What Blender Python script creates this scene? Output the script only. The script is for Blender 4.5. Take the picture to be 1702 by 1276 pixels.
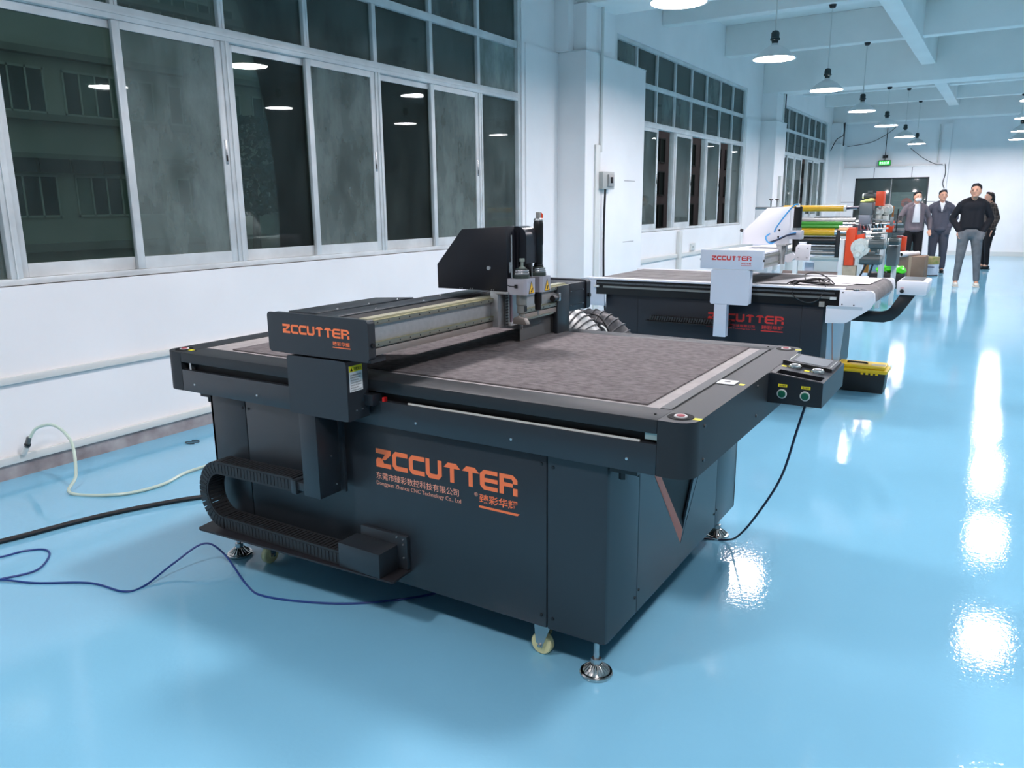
import bpy, bmesh, math, random
from mathutils import Vector, Matrix
random.seed(7)
SC = bpy.context.scene
for o in list(bpy.data.objects): bpy.data.objects.remove(o)
# ------------------------------------------------------------------ camera
YAW, PITCH, ROLL, FPX = 0.5595, 0.2244, -0.0093, 1298.4
fwd = Vector((math.cos(YAW)*math.cos(PITCH), math.sin(YAW)*math.cos(PITCH), -math.sin(PITCH)))
rgt = Vector((math.sin(YAW), -math.cos(YAW), 0)); upv = rgt.cross(fwd)
cr, sr = math.cos(ROLL), math.sin(ROLL)
r2 = cr*rgt+sr*upv; u2 = -sr*rgt+cr*upv
cam = bpy.data.objects.new('camera', bpy.data.cameras.new('camera')); SC.collection.objects.link(cam)
cam.data.sensor_width = 36; cam.data.lens = FPX/1702*36; cam.data.clip_start = .05; cam.data.clip_end = 300
M = Matrix((( r2.x,u2.x,-fwd.x,0),(r2.y,u2.y,-fwd.y,0),(r2.z,u2.z,-fwd.z,1.45),(0,0,0,1)))
cam.matrix_world = M; SC.camera = cam
# ------------------------------------------------------------------ world and exposure
W = bpy.data.worlds.new('night_sky'); SC.world = W; W.use_nodes = True
W.node_tree.nodes['Background'].inputs[0].default_value = (.32, .46, .47, 1)
W.node_tree.nodes['Background'].inputs[1].default_value = .5
SC.view_settings.view_transform = 'Standard'; SC.view_settings.look = 'None'
SC.view_settings.gamma = 1; SC.view_settings.use_curve_mapping = False
SC.view_settings.exposure = 0.0
LAMP = 130.0            # emission of the pendant lamps' diffusers
# ------------------------------------------------------------------ materials
MATS = {}
def lin(c):
    return tuple(((v/255)/12.92 if v/255 <= .04045 else ((v/255+.055)/1.055)**2.4) for v in c)
def mat(name, rgb, rough=.5, metal=0, var=0, scale=8, bump=0, bscale=60, coat=0, emit=0, spec=.5, c2=None, stretch=None, detail=4):
    if name in MATS: return MATS[name]
    m = bpy.data.materials.new(name); m.use_nodes = True; nt = m.node_tree; b = nt.nodes['Principled BSDF']
    c = lin(rgb)+(1,)
    b.inputs['Base Color'].default_value = c; b.inputs['Roughness'].default_value = rough
    b.inputs['Metallic'].default_value = metal; b.inputs['Coat Weight'].default_value = coat
    b.inputs['Specular IOR Level'].default_value = spec
    if var or bump:
        tc = nt.nodes.new('ShaderNodeTexCoord'); mp = nt.nodes.new('ShaderNodeMapping')
        nt.links.new(tc.outputs['Object'], mp.inputs['Vector'])
        if stretch: mp.inputs['Scale'].default_value = stretch
    if var:
        n = nt.nodes.new('ShaderNodeTexNoise'); n.inputs['Scale'].default_value = scale; n.inputs['Detail'].default_value = detail
        nt.links.new(mp.outputs[0], n.inputs['Vector'])
        rp = nt.nodes.new('ShaderNodeValToRGB'); rp.color_ramp.elements[0].position = .32; rp.color_ramp.elements[1].position = .7
        lo = tuple(v*(1-var) for v in c[:3])+(1,); hi = tuple(min(1, v*(1+var)) for v in c[:3])+(1,)
        if c2: lo = lin(c2)+(1,); hi = c
        rp.color_ramp.elements[0].color = lo; rp.color_ramp.elements[1].color = hi
        nt.links.new(n.outputs['Fac'], rp.inputs[0]); nt.links.new(rp.outputs[0], b.inputs['Base Color'])
    if bump:
        n2 = nt.nodes.new('ShaderNodeTexNoise'); n2.inputs['Scale'].default_value = bscale; n2.inputs['Detail'].default_value = 3
        nt.links.new(mp.outputs[0], n2.inputs['Vector'])
        bp = nt.nodes.new('ShaderNodeBump'); bp.inputs['Strength'].default_value = bump; bp.inputs['Distance'].default_value = .01
        nt.links.new(n2.outputs['Fac'], bp.inputs['Height']); nt.links.new(bp.outputs[0], b.inputs['Normal'])
    if emit:
        b.inputs['Emission Color'].default_value = c; b.inputs['Emission Strength'].default_value = emit
    MATS[name] = m; return m
def glass_mat(name, dirt, tint, seed):
    m = bpy.data.materials.new(name); m.use_nodes = True; nt = m.node_tree; nt.nodes.clear(); N = nt.nodes.new; L = nt.links.new
    out = N('ShaderNodeOutputMaterial'); tr = N('ShaderNodeBsdfTransparent'); tr.inputs[0].default_value = tint
    gl = N('ShaderNodeBsdfGlossy'); gl.inputs['Roughness'].default_value = .015; gl.inputs[0].default_value = (.42,.46,.46,1)
    fr = N('ShaderNodeFresnel'); fr.inputs[0].default_value = 1.5
    mx = N('ShaderNodeMixShader'); L(fr.outputs[0], mx.inputs[0]); L(tr.outputs[0], mx.inputs[1]); L(gl.outputs[0], mx.inputs[2])
    df = N('ShaderNodeBsdfDiffuse'); df.inputs[0].default_value = (.33,.40,.38,1)
    tc = N('ShaderNodeTexCoord'); mp = N('ShaderNodeMapping'); mp.inputs['Scale'].default_value = (1,1,.45); mp.inputs['Location'].default_value = (seed,seed,0)
    L(tc.outputs['Object'], mp.inputs[0])
    n = N('ShaderNodeTexNoise'); n.inputs['Scale'].default_value = 3.2; n.inputs['Detail'].default_value = 9; n.inputs['Roughness'].default_value = .62
    L(mp.outputs[0], n.inputs['Vector'])
    rg = N('ShaderNodeMapRange'); rg.inputs[1].default_value = .35; rg.inputs[2].default_value = .75
    rg.inputs[3].default_value = dirt*.45; rg.inputs[4].default_value = dirt*1.5; L(n.outputs['Fac'], rg.inputs[0])
    m2 = N('ShaderNodeMixShader'); L(rg.outputs[0], m2.inputs[0]); L(mx.outputs[0], m2.inputs[1]); L(df.outputs[0], m2.inputs[2])
    L(m2.outputs[0], out.inputs[0]); return m
def floor_mat():
    m = bpy.data.materials.new('blue_epoxy'); m.use_nodes = True; nt = m.node_tree; b = nt.nodes['Principled BSDF']; N = nt.nodes.new; L = nt.links.new
    tc = N('ShaderNodeTexCoord'); n = N('ShaderNodeTexNoise'); n.inputs['Scale'].default_value = .7; n.inputs['Detail'].default_value = 6
    L(tc.outputs['Object'], n.inputs['Vector'])
    rp = N('ShaderNodeValToRGB'); rp.color_ramp.elements[0].position = .3; rp.color_ramp.elements[1].position = .75
    rp.color_ramp.elements[0].color = (.20,.49,.67,1); rp.color_ramp.elements[1].color = (.235,.55,.745,1)
    L(n.outputs['Fac'], rp.inputs[0]); L(rp.outputs[0], b.inputs['Base Color'])
    b.inputs['Roughness'].default_value = .045; b.inputs['Specular IOR Level'].default_value = .5
    a = N('ShaderNodeTexNoise'); a.inputs['Scale'].default_value = 62; a.inputs['Detail'].default_value = 3; L(tc.outputs['Object'], a.inputs['Vector'])
    w = N('ShaderNodeTexNoise'); w.inputs['Scale'].default_value = 9; w.inputs['Detail'].default_value = 2; L(tc.outputs['Object'], w.inputs['Vector'])
    ad = N('ShaderNodeMath'); ad.operation = 'MULTIPLY_ADD'; ad.inputs[1].default_value = .5; L(w.outputs['Fac'], ad.inputs[0]); L(a.outputs['Fac'], ad.inputs[2])
    bp = N('ShaderNodeBump'); bp.inputs['Strength'].default_value = .38; bp.inputs['Distance'].default_value = .001
    L(ad.outputs[0], bp.inputs['Height']); L(bp.outputs[0], b.inputs['Normal'])
    return m
def plaid_mat():
    m = bpy.data.materials.new('plaid_wool'); m.use_nodes = True; nt = m.node_tree; b = nt.nodes['Principled BSDF']; N = nt.nodes.new; L = nt.links.new
    tc = N('ShaderNodeTexCoord'); mp = N('ShaderNodeMapping'); mp.inputs['Scale'].default_value = (11,11,11); L(tc.outputs['Object'], mp.inputs[0])
    sp = N('ShaderNodeSeparateXYZ'); L(mp.outputs[0], sp.inputs[0]); acc = None
    for k in (0,1,2):
        f = N('ShaderNodeMath'); f.operation='FRACT'; L(sp.outputs[k], f.inputs[0])
        g = N('ShaderNodeMath'); g.operation='LESS_THAN'; g.inputs[1].default_value=.25; L(f.outputs[0], g.inputs[0])
        if acc is None: acc = g
        else:
            a = N('ShaderNodeMath'); a.operation='ADD'; L(acc.outputs[0], a.inputs[0]); L(g.outputs[0], a.inputs[1]); acc = a
    rp = N('ShaderNodeValToRGB'); rp.color_ramp.elements[0].color=(.012,.010,.010,1); rp.color_ramp.elements[1].color=(.09,.07,.06,1)
    d = N('ShaderNodeMath'); d.operation='MULTIPLY'; d.inputs[1].default_value=.45; L(acc.outputs[0], d.inputs[0]); L(d.outputs[0], rp.inputs[0])
    L(rp.outputs[0], b.inputs['Base Color']); b.inputs['Roughness'].default_value=.9; return m
FLOOR = floor_mat()
WALL = mat('wall_paint', (242,242,242), .75, var=.03, scale=1.5, bump=.15, bscale=8)
CEIL = mat('ceiling_paint', (243,243,240), .8, var=.04, scale=1.2)
KERB = mat('stained_plinth', (176,172,172), .7, var=.22, scale=7, c2=(128,118,120))
ALU = mat('window_aluminium', (216,220,220), .4, .1, var=.12, scale=5)
PVC = mat('white_pvc', (216,218,214), .45)
POW = mat('dark_powder_coat', (40,46,51), .33, spec=.6, bump=.06, bscale=700)
POW2 = mat('dark_bed_frame', (40,44,47), .5, spec=.35, bump=.05, bscale=700)
BLK = mat('black_plastic', (22,23,25), .4)
DARK = mat('dark_recess', (10,11,12), .6)
FELT = mat('grey_felt', (126,121,121), .95, spec=.2, scale=42, var=.3, c2=(98,93,94), bump=.5, bscale=400, stretch=(1.3,.75,1), detail=12)
VINYL = mat('bed_margin', (150,146,144), .75, var=.1, scale=30)
SIL = mat('cast_aluminium', (178,180,180), .38, .55, var=.06, scale=60)
STEEL = mat('bright_steel', (190,192,192), .25, .9)
CHROME = mat('chrome', (200,198,194), .16, 1)
RAIL = mat('guide_rail_steel', (150,152,140), .35, .7)
LIP = mat('brown_grey_metal', (150,142,136), .5, .4)
ORG = mat('orange_print', (255,128,76), .5)
RED = mat('red_print', (205,48,42), .5)
SALM = mat('salmon_print', (250,170,140), .5)
ORANGE = mat('orange_paint', (226,70,24), .4)
YEL = mat('yellow_label', (240,226,40), .5)
WHT = mat('white_paint', (232,233,238), .4)
GRYP = mat('pale_grey_paint', (206,214,226), .42)
LABW = mat('white_label', (225,228,226), .5)
INK = mat('black_ink', (14,14,14), .6)
GREEN = mat('green_button', (10,92,66), .35)
REDB = mat('red_button', (200,60,66), .35)
SCREEN = mat('touch_screen', (96,104,110), .45)
CREAM = mat('cream_nylon', (226,222,168), .45)
EMIT = mat('lamp_diffuser', (255,244,247), .5, emit=LAMP)
SHADE = mat('lamp_enamel', (218,222,222), .35)
CHAIN = mat('chain_nylon', (38,40,42), .5)
BLUEC = mat('blue_cable', (24,60,130), .4)
CLEAR = mat('clear_hose', (205,222,205), .2, spec=.8)
CARD = mat('cardboard', (142,118,100), .85, var=.08, scale=5)
PAPER = mat('white_paper', (225,222,222), .8, var=.04, scale=9)
CONC = mat('street_concrete', (110,112,110), .9, var=.15, scale=2)
# ------------------------------------------------------------------ geometry helpers
def link(o): SC.collection.objects.link(o)
def empty(name, loc, label=None, cat=None, group=None, kind=None, rz=0):
    o = bpy.data.objects.new(name, None); link(o); o.location = loc; o.rotation_euler = (0,0,rz); o.empty_display_size = .1
    tag(o, label, cat, group, kind); return o
def tag(o, label=None, cat=None, group=None, kind=None):
    if label: o['label'] = label
    if cat: o['category'] = cat
    if group: o['group'] = group
    if kind: o['kind'] = kind
    return o
def org(p):
    v = Vector((0,0,0))
    while p: v += p.location; p = p.parent
    return v
class MB:
    def __init__(s): s.bm = bmesh.new()
    def _bev(s, vs, b, seg=2):
        if b:
            es = list({e for v in vs for e in v.link_edges})
            bmesh.ops.bevel(s.bm, geom=es, offset=b, segments=seg, affect='EDGES', profile=.5, clamp_overlap=True)
    def box(s, x0,x1,y0,y1,z0,z1, bev=0, seg=2):
        v = [s.bm.verts.new(p) for p in ((x0,y0,z0),(x1,y0,z0),(x1,y1,z0),(x0,y1,z0),(x0,y0,z1),(x1,y0,z1),(x1,y1,z1),(x0,y1,z1))]
        for f in ((3,2,1,0),(4,5,6,7),(0,1,5,4),(1,2,6,5),(2,3,7,6),(3,0,4,7)): s.bm.faces.new([v[i] for i in f])
        s._bev(v, bev, seg); return s
    def prism(s, pts, ax, a, b, bev=0, seg=2):
        f = {'X':lambda u,v,w:(w,u,v),'Y':lambda u,v,w:(u,w,v),'Z':lambda u,v,w:(u,v,w)}[ax]
        A = [s.bm.verts.new(f(u,v,a)) for u,v in pts]; B = [s.bm.verts.new(f(u,v,b)) for u,v in pts]
        n = len(pts); fs = [s.bm.faces.new(A), s.bm.faces.new(B[::-1])]
        for i in range(n): fs.append(s.bm.faces.new((A[i],B[i],B[(i+1)%n],A[(i+1)%n])))
        bmesh.ops.recalc_face_normals(s.bm, faces=fs)
        s._bev(A+B, bev, seg); return s
    def cyl(s, p0, p1, r0, r1=None, n=16):
        r1 = r0 if r1 is None else r1; p0 = Vector(p0); p1 = Vector(p1); d = (p1-p0); q = d.to_track_quat('Z','Y')
        A = []; B = []
        for i in range(n):
            a = 2*math.pi*i/n; c = Vector((math.cos(a),math.sin(a),0))
            A.append(s.bm.verts.new(p0+q@(c*r0))); B.append(s.bm.verts.new(p1+q@(c*r1)))
        for i in range(n): s.bm.faces.new((A[i],A[(i+1)%n],B[(i+1)%n],B[i]))
        s.bm.faces.new(A[::-1]); s.bm.faces.new(B); return s
    def lathe(s, c, prof, n=24, ax='Z', ribs=0, closed=False):
        rot = {'Z':Matrix.Identity(3),'X':Matrix(((0,0,1),(0,1,0),(-1,0,0))),'Y':Matrix(((1,0,0),(0,0,1),(0,-1,0)))}[ax]
        c = Vector(c); rings = []
        for r,z in prof:
            if r < 1e-6: rings.append([s.bm.verts.new(c+rot@Vector((0,0,z)))])
            else: rings.append([s.bm.verts.new(c+rot@Vector((r*math.cos(2*math.pi*i/n), r*math.sin(2*math.pi*i/n), z))) for i in range(n)])
        fs = []
        seq = list(zip(rings, rings[1:]))
        if closed: seq.append((rings[-1], rings[0]))
        for A,B in seq:
            for i in range(n):
                j = (i+1)%n
                if len(A)==1 and len(B)==1: continue
                if len(A)==1: fs.append(s.bm.faces.new((A[0],B[j],B[i])))
                elif len(B)==1: fs.append(s.bm.faces.new((A[i],A[j],B[0])))
                else: fs.append(s.bm.faces.new((A[i],A[j],B[j],B[i])))
        bmesh.ops.recalc_face_normals(s.bm, faces=fs); return s
    def ell(s, c, r, sub=2):
        g = bmesh.ops.create_icosphere(s.bm, subdivisions=sub, radius=1)
        for v in g['verts']: v.co = Vector((v.co.x*r[0]+c[0], v.co.y*r[1]+c[1], v.co.z*r[2]+c[2]))
        return s
    def cap(s, p, r, q, t, n=10):
        s.cyl(p, q, r, t, n); s.ell(p, (r,r,r), 1); s.ell(q, (t,t,t), 1); return s
    def tube(s, pts, r, n=8, steps=8, closed=False):
        P = [Vector(p) for p in pts]
        if len(P) > 2:
            Q = []; m = len(P)
            for i in range(m if closed else m-1):
                if closed: a,b,c,d = P[i-1],P[i],P[(i+1)%m],P[(i+2)%m]
                else: a,b,c,d = P[max(i-1,0)],P[i],P[i+1],P[min(i+2,m-1)]
                for k in range(steps):
                    t = k/steps
                    Q.append(.5*((2*b)+(c-a)*t+(2*a-5*b+4*c-d)*t*t+(3*b-a-3*c+d)*t*t*t))
            if not closed: Q.append(P[-1])
            P = Q
        rings = []; m = len(P); up = Vector((.123,.2,.97))
        for i,p in enumerate(P):
            if closed: d = P[(i+1)%m]-P[i-1]
            else: d = P[min(i+1,m-1)]-P[max(i-1,0)]
            d.normalize(); sd = d.cross(up)
            if sd.length < 1e-3: sd = d.cross(Vector((1,0,0)))
            sd.normalize(); u = sd.cross(d)
            rings.append([s.bm.verts.new(p+(sd*math.cos(2*math.pi*k/n)+u*math.sin(2*math.pi*k/n))*r) for k in range(n)])
        for i in range(m if closed else m-1):
            A = rings[i]; B = rings[(i+1)%m]
            for k in range(n): s.bm.faces.new((A[k],A[(k+1)%n],B[(k+1)%n],B[k]))
        if not closed: s.bm.faces.new(rings[0][::-1]); s.bm.faces.new(rings[-1])
        return s
    def build(s, name, m, parent=None, smooth=True, angle=35):
        if smooth is True and False: pass
        me = bpy.data.meshes.new(name)
        o0 = org(parent)
        for v in s.bm.verts: v.co -= o0
        bmesh.ops.recalc_face_normals(s.bm, faces=s.bm.faces)
        s.bm.to_mesh(me); s.bm.free()
        for p in me.polygons: p.use_smooth = True
        me.set_sharp_from_angle(angle=math.radians(angle))
        me.materials.append(m)
        o = bpy.data.objects.new(name, me); link(o)
        if parent: o.parent = parent
        return o
def box(name, m, parent, *a, bev=0, seg=2, kind=None):
    o = MB().box(*a, bev=bev, seg=seg).build(name, m, parent)
    if kind: o['kind'] = kind
    return o
def copy_tree(o, parent=None, loc=None, skip=()):
    c = o.copy(); link(c); c.parent = parent
    if loc is not None: c.location = loc
    for ch in list(o.children):
        copy_tree(ch, c)
    return c
def rbox_pts(u0,u1,v0,v1,r,n=4):
    out = []
    for cu,cv,a0 in ((u1-r,v1-r,0),(u0+r,v1-r,90),(u0+r,v0+r,180),(u1-r,v0+r,270)):
        for k in range(n+1):
            a = math.radians(a0+90*k/n); out.append((cu+r*math.cos(a), cv+r*math.sin(a)))
    return out
def text(name, s, m, parent, plane, c, u0, u1, z0, z1, bold=0, lift=.0006):
    """flat print: plane 'X' faces -X (u runs towards -Y), plane 'Y' faces -Y (u runs towards +X), 'Z' faces up"""
    cu = bpy.data.curves.new(name, 'FONT'); cu.body = s; cu.resolution_u = 2; cu.offset = bold
    t = bpy.data.objects.new(name, cu); link(t); dg = bpy.context.evaluated_depsgraph_get()
    me = bpy.data.meshes.new_from_object(t.evaluated_get(dg)); bpy.data.objects.remove(t)
    if not me.vertices: return None
    xs = [v.co.x for v in me.vertices]; ys = [v.co.y for v in me.vertices]
    a,b,p,q = min(xs),max(xs),min(ys),max(ys); o0 = org(parent)
    for v in me.vertices:
        f = (v.co.x-a)/(b-a); g = (v.co.y-p)/(q-p); u = u0+(u1-u0)*f; z = z0+(z1-z0)*g
        w = {'X':(c-lift,u,z),'Y':(u,c-lift,z),'Z':(u,z,c+lift)}[plane]; v.co = Vector(w)-o0
    me.materials.clear(); me.materials.append(m)
    o = bpy.data.objects.new(name, me); link(o); o.parent = parent; return o
# polygons of the machine maker's squared letters, in a unit box per letter
LET = {
 'Z': [[(0,1),(1,1),(1,.68),(.5,.32),(.28,.32),(.28,.42),(.05,.42),(.05,.2),(.35,.2),(.35,.2)]],
}
def seg_letters():
    w = .24
    return {
    'Z': [[(0,1),(1,1),(1,.74),(.62,.42),(.38,.42),(.62,.74),(0,.74)],[(.1,.5),(.32,.5),(.5,.32),(.5,.24),(1,.24),(1,0),(0,0),(0,.38)]],
    'C': [[(.2,1),(1,1),(1,.76),(.3,.76),(.24,.7),(.24,.3),(.3,.24),(1,.24),(1,0),(.2,0),(0,.2),(0,.8)]],
    'U': [[(0,1),(.24,1),(.24,.3),(.32,.24),(.68,.24),(.76,.3),(.76,1),(1,1),(1,.2),(.8,0),(.2,0),(0,.2)]],
    'T': [[(.25,1),(.75,1),(1,.74),(.62,.74),(.62,0),(.38,0),(.38,.74),(0,.74)]],
    'E': [[(.22,1),(1,1),(1,.8),(.32,.8),(.26,.74),(.26,.6),(1,.6),(1,.4),(.26,.4),(.26,.26),(.32,.2),(1,.2),(1,0),(.22,0),(0,.2),(0,.8)]],
    'R': [[(0,1),(.75,1),(1,.78),(1,.58),(.74,.58),(.74,.72),(.68,.8),(.24,.8),(.24,.6),(.74,.58),(.74,.4),(.24,.4),(.24,0),(0,0)],[(.76,.36),(1,.36),(1,0),(.76,0)]],
    }
SL = seg_letters()
def logo(parent, m, X, y0, y1, z0, z1):
    word = 'ZCCUTTER'; starts = [0,.128,.254,.378,.508,.636,.757,.885]; w = .115
    o0 = org(parent); L = y0-y1
    for ch, st in zip(word, starts):
        mb = MB()
        for poly in SL[ch]:
            mb.prism([(y0-(st+w*u)*L, z0+(z1-z0)*v) for u,v in poly], 'X', X-.0012, X+.0005)
        mb.build('letter', m, parent)
def screws(parent, pts, axis, r=.006, m=None, h=.004, name='screw'):
    proto = None
    for p in pts:
        d = {'X':(-h,0,0),'Y':(0,-h,0),'Z':(0,0,h)}[axis]
        if proto is None:
            proto = MB().cyl((0,0,0), d, r, r*.8, 10).build(name, m or STEEL)
            o = proto
        else: o = proto.copy(); link(o)
        o.parent = parent; o.location = Vector(p)-org(parent)
# ------------------------------------------------------------------ room shell
YW = 4.54; XE = 25.08; HC = 4.45
box('floor', FLOOR, None, -6,XE+.2,-7.2,YW+.3,-.1,0, kind='structure')
box('ceiling', CEIL, None, -6,XE+.2,-7.2,YW+.3,HC,HC+.15, kind='structure')
WINS = [(1.45,7.50),(9.88,15.86),(18.05,23.9)]
wl = MB(); T = .26
xs = [-6]+[v for w in WINS for v in w]+[XE+.2]
for i in range(0, len(xs), 2): wl.box(xs[i], xs[i+1], YW, YW+T, 0, HC)
for a,b in WINS:
    wl.box(a,b,YW,YW+T,0,1.045); wl.box(a,b,YW,YW+T,3.6,HC)
tag(wl.build('wall_left', WALL), kind='structure')
box('wall_back', WALL, None, XE,XE+.2,-7.2,YW,0,HC, kind='structure')
box('wall_front', WALL, None, -6.2,-6,-7.2,YW+.3,0,HC, kind='structure')
box('wall_right', WALL, None, -6,XE+.2,-7.4,-7.2,0,HC, kind='structure')
# plinth, base trunking and mid trunking along the window wall
box('baseboard_left', KERB, None, -6,8.27,YW-.012,YW,0,.085, kind='structure')
box('baseboard_left', KERB, None, 9.97,16.9,YW-.012,YW,0,.085, kind='structure')
box('trim_1', PVC, None, -6,8.27,YW-.028,YW,.085,.128, bev=.004, kind='structure')
box('trim_2', PVC, None, -6,8.27,YW-.024,YW,.525,.565, bev=.004, kind='structure')
box('trim_3', PVC, None, 9.97,16.9,YW-.03,YW,.60,.66, bev=.004, kind='structure')
box('trim_4', PVC, None, XE-.02,XE,-7.2,YW,0,.12, kind='structure')
# cladding line on the piers, 3.12 m up
box('trim_5', WALL, None, 7.56,8.27,YW-.015,YW,.13,3.12, kind='structure')
box('trim_6', WALL, None, 15.9,16.9,YW-.015,YW,.1,3.08, kind='structure')
def pier(x0, x1, xp, yf, zt):
    r = empty('pilaster', ((x0+x1)/2, YW, 0), kind='structure')
    box('cladding', WALL, r, x0,xp,yf,YW,0,zt, bev=.006)
    box('shaft', WALL, r, x0+.06,x1,yf+.03,YW,zt,3.62)
    box('ledge', ALU, r, x0-.006,xp+.004,yf-.006,YW-.01,zt-.006,zt+.006)
    return r
pier(-.2,.75,.75,4.17,3.12)
p1 = pier(8.27,9.07,9.97,4.17,3.12)
box('pier_notch', WALL, p1, 8.20,8.40,4.36,YW,3.126,3.66)
box('hatch_line', DARK, p1, 9.36,9.70,4.168,4.17,1.74,1.745)
box('hatch_line', DARK, p1, 9.36,9.70,4.168,4.17,.98,.985)
pier(16.9,17.6,17.75,4.21,3.08)
pier(24.3,XE,XE,4.25,3.06)
# beams
for i,(a,b) in enumerate(((.05,.7),(8.4,9.07),(16.95,17.55),(24.45,XE))):
    box('ceiling_beam', CEIL, None, a,b,-7.2,YW,3.62,HC, bev=.01, kind='structure')
for a in (2.8,5.85,11.4,14.35,20.5,23.19):
    box('ceiling_beam', CEIL, None, a,a+.22,-7.2,YW,3.95,HC, bev=.01, kind='structure')
for a,b in ((-6,.05),(.7,8.4),(9.07,16.95),(17.55,24.45)):
    box('ceiling_beam', CEIL, None, a,b,1.45,1.69,3.90,HC, bev=.01, kind='structure')
    box('ceiling_beam', CEIL, None, a,b,-3.4,-3.16,3.90,HC, bev=.01, kind='structure')
# ------------------------------------------------------------------ windows
GC = [glass_mat('glass_clean', .05, (.74,.82,.78,1), 0), glass_mat('glass_dusty', .42, (.60,.68,.65,1), 3.7), glass_mat('glass_upper', .22, (.62,.70,.67,1), 9.1), glass_mat('glass_frosted', .8, (.6,.7,.7,1), 5.3)]
def window(name, x0, x1, openings, labels=None, lowest=1.045):
    r = empty(name, ((x0+x1)/2, YW+.1, 1.045), kind='structure')
    n = 8; st = (x1-x0)/n; cols = [x0+st*i for i in range(n+1)]
    zb, z1a, z1b, z2a, z2b, zt = 1.05, 2.53, 2.61, 3.055, 3.12, 3.6
    yA, yB = YW+.015, YW+.095
    box('outer_frame', ALU, r, x0,x0+.05,yA,yB,zb,zt, bev=.004); box('outer_frame', ALU, r, x1-.05,x1,yA,yB,zb,zt, bev=.004)
    box('sill_rail', ALU, r, x0+.05,x1-.05,yA,yB,zb,zb+.035, bev=.004); box('head_rail', ALU, r, x0+.05,x1-.05,yA,yB,zt-.05,zt, bev=.004)
    t1 = box('transom', ALU, r, x0+.05,x1-.05,yA,yB,z1a,z1b, bev=.004)
    box('transom', ALU, r, x0+.05,x1-.05,yA+.01,yB,z2a,z2b, bev=.004)
    box('transom_bead', ALU, r, x0+.05,x1-.05,yA-.008,yA,z1a+.03,z1a+.042)
    for i in range(1,n):
        for (a,b) in ((z1b,z2a),(z2b,zt-.05)):
            box('mullion', ALU, r, cols[i]-.028,cols[i]-.003,yA+.012,yB,a,b, bev=.003)
            box('mullion', ALU, r, cols[i]+.003,cols[i]+.024,yA+.018,yB,a,b, bev=.003)
    for i in range(n):
        for k,(a,b) in enumerate(((z1b,z2a),(z2b,zt-.05))):
            l = cols[i]+.024 if i else x0+.05; h = cols[i+1]-.028 if i<n-1 else x1-.05
            g = GC[2] if random.random()<.75 else GC[1]
            if name=='window_1' and i==7 and k==0: g = GC[3]
            box('pane', g, r, l,h,yA+.045,yA+.05,a,b)
    # posts between sliding pairs, full height of the lower lights
    posts = [1,3,5,7]
    for i in posts:
        box('post', ALU, r, cols[i]-.032,cols[i]+.032,yA,yB,zb+.035,z1a, bev=.004)
        box('post_bead', ALU, r, cols[i]-.004,cols[i]+.004,yA-.008,yA,zb+.035,z1a)
    for i in (0,7):
        l = x0+.05 if i==0 else cols[7]+.032; h = cols[1]-.032 if i==0 else x1-.05
        box('pane', GC[2], r, l,h,yA+.045,yA+.05,zb+.035,z1a)
    def sash(l, h, y, g, latch=True, dark=False):
        z0, z1 = zb+.036, z1a-.002; w = .05
        mb = MB().box(l,l+w,y,y+.028,z0,z1,bev=.003).box(h-w,h,y,y+.028,z0,z1,bev=.003).box(l+w,h-w,y+.001,y+.027,z0,z0+.075).box(l+w,h-w,y+.001,y+.027,z1-.045,z1)
        s = mb.build('sash', ALU, r)
        box('pane', g, s, l+w,h-w,y+.012,y+.017,z0+.075,z1-.045)
        if latch:
            box('latch', STEEL, s, h-.034,h-.014,y-.004,y,1.74,1.90, bev=.002)
            box('latch_slot', DARK, s, h-.030,h-.018,y-.0055,y-.004,1.76,1.80)
    for j,i in enumerate((1,3,5)):
        a = cols[i]+.034; m = cols[i+1]; b = cols[i+2]-.034
        if openings[j]:
            sash(a, m+.03, yA+.042, GC[0], False); sash(a+.03, m+.075, yA+.008, GC[2], True)
        else:
            sash(a, m+.03, yA+.042, GC[0], False); sash(m-.035, b, yA+.008, GC[1], True)
    return r
window('window_1', *WINS[0], (0,0,0)); window('window_2', *WINS[1], (1,1,1)); window('window_3', *WINS[2], (0,1,0))
# ------------------------------------------------------------------ end wall: partition, dark glass entrance, conduits
pr = empty('door_1', (XE,3.0,0), kind='structure')
box('partition', WALL, pr, XE-.05,XE,3.90,4.25,0,2.40); box('partition', WALL, pr, XE-.05,XE,1.70,2.01,0,2.40); box('partition', WALL, pr, XE-.05,XE,2.01,3.90,2.10,2.40)
for y in (2.45,3.42): box('joint', DARK, pr, XE-.053,XE-.05,y,y+.012,2.10,2.40)
for y0,y1 in ((3.9,4.25),(1.7,2.01)): box('joint', DARK, pr, XE-.053,XE-.05,y0,y1,1.45,1.462)
box('header_channel', ALU, pr, XE-.07,XE,1.68,4.25,2.40,2.43)
DG = mat('dark_door_glass', (66,76,74), .08, spec=.8, var=.1, scale=1.5)
box('door_leaf', DG, pr, XE-.03,XE-.01,2.96,3.88,0,2.09, bev=.003); box('door_leaf', DG, pr, XE-.03,XE-.01,2.03,2.94,0,2.09, bev=.003)
fr_ = MB().box(XE-.06,XE,3.86,3.90,0,2.12).box(XE-.06,XE,2.01,2.05,0,2.12).box(XE-.06,XE,2.01,3.90,2.09,2.12); fr_.build('door_frame', mat('door_frame_grey',(44,50,52),.4), pr)
box('poster', mat('poster_teal',(84,104,100),.5,var=.1,scale=6), pr, XE-.034,XE-.031,2.15,2.92,1.12,1.72)
MB().lathe((XE-.036,2.52,1.42), [(0,0),(.14,0),(.14,.003),(0,.003)], 20, 'X').build('poster_emblem', mat('emblem_red',(128,84,76),.6), pr)
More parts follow.
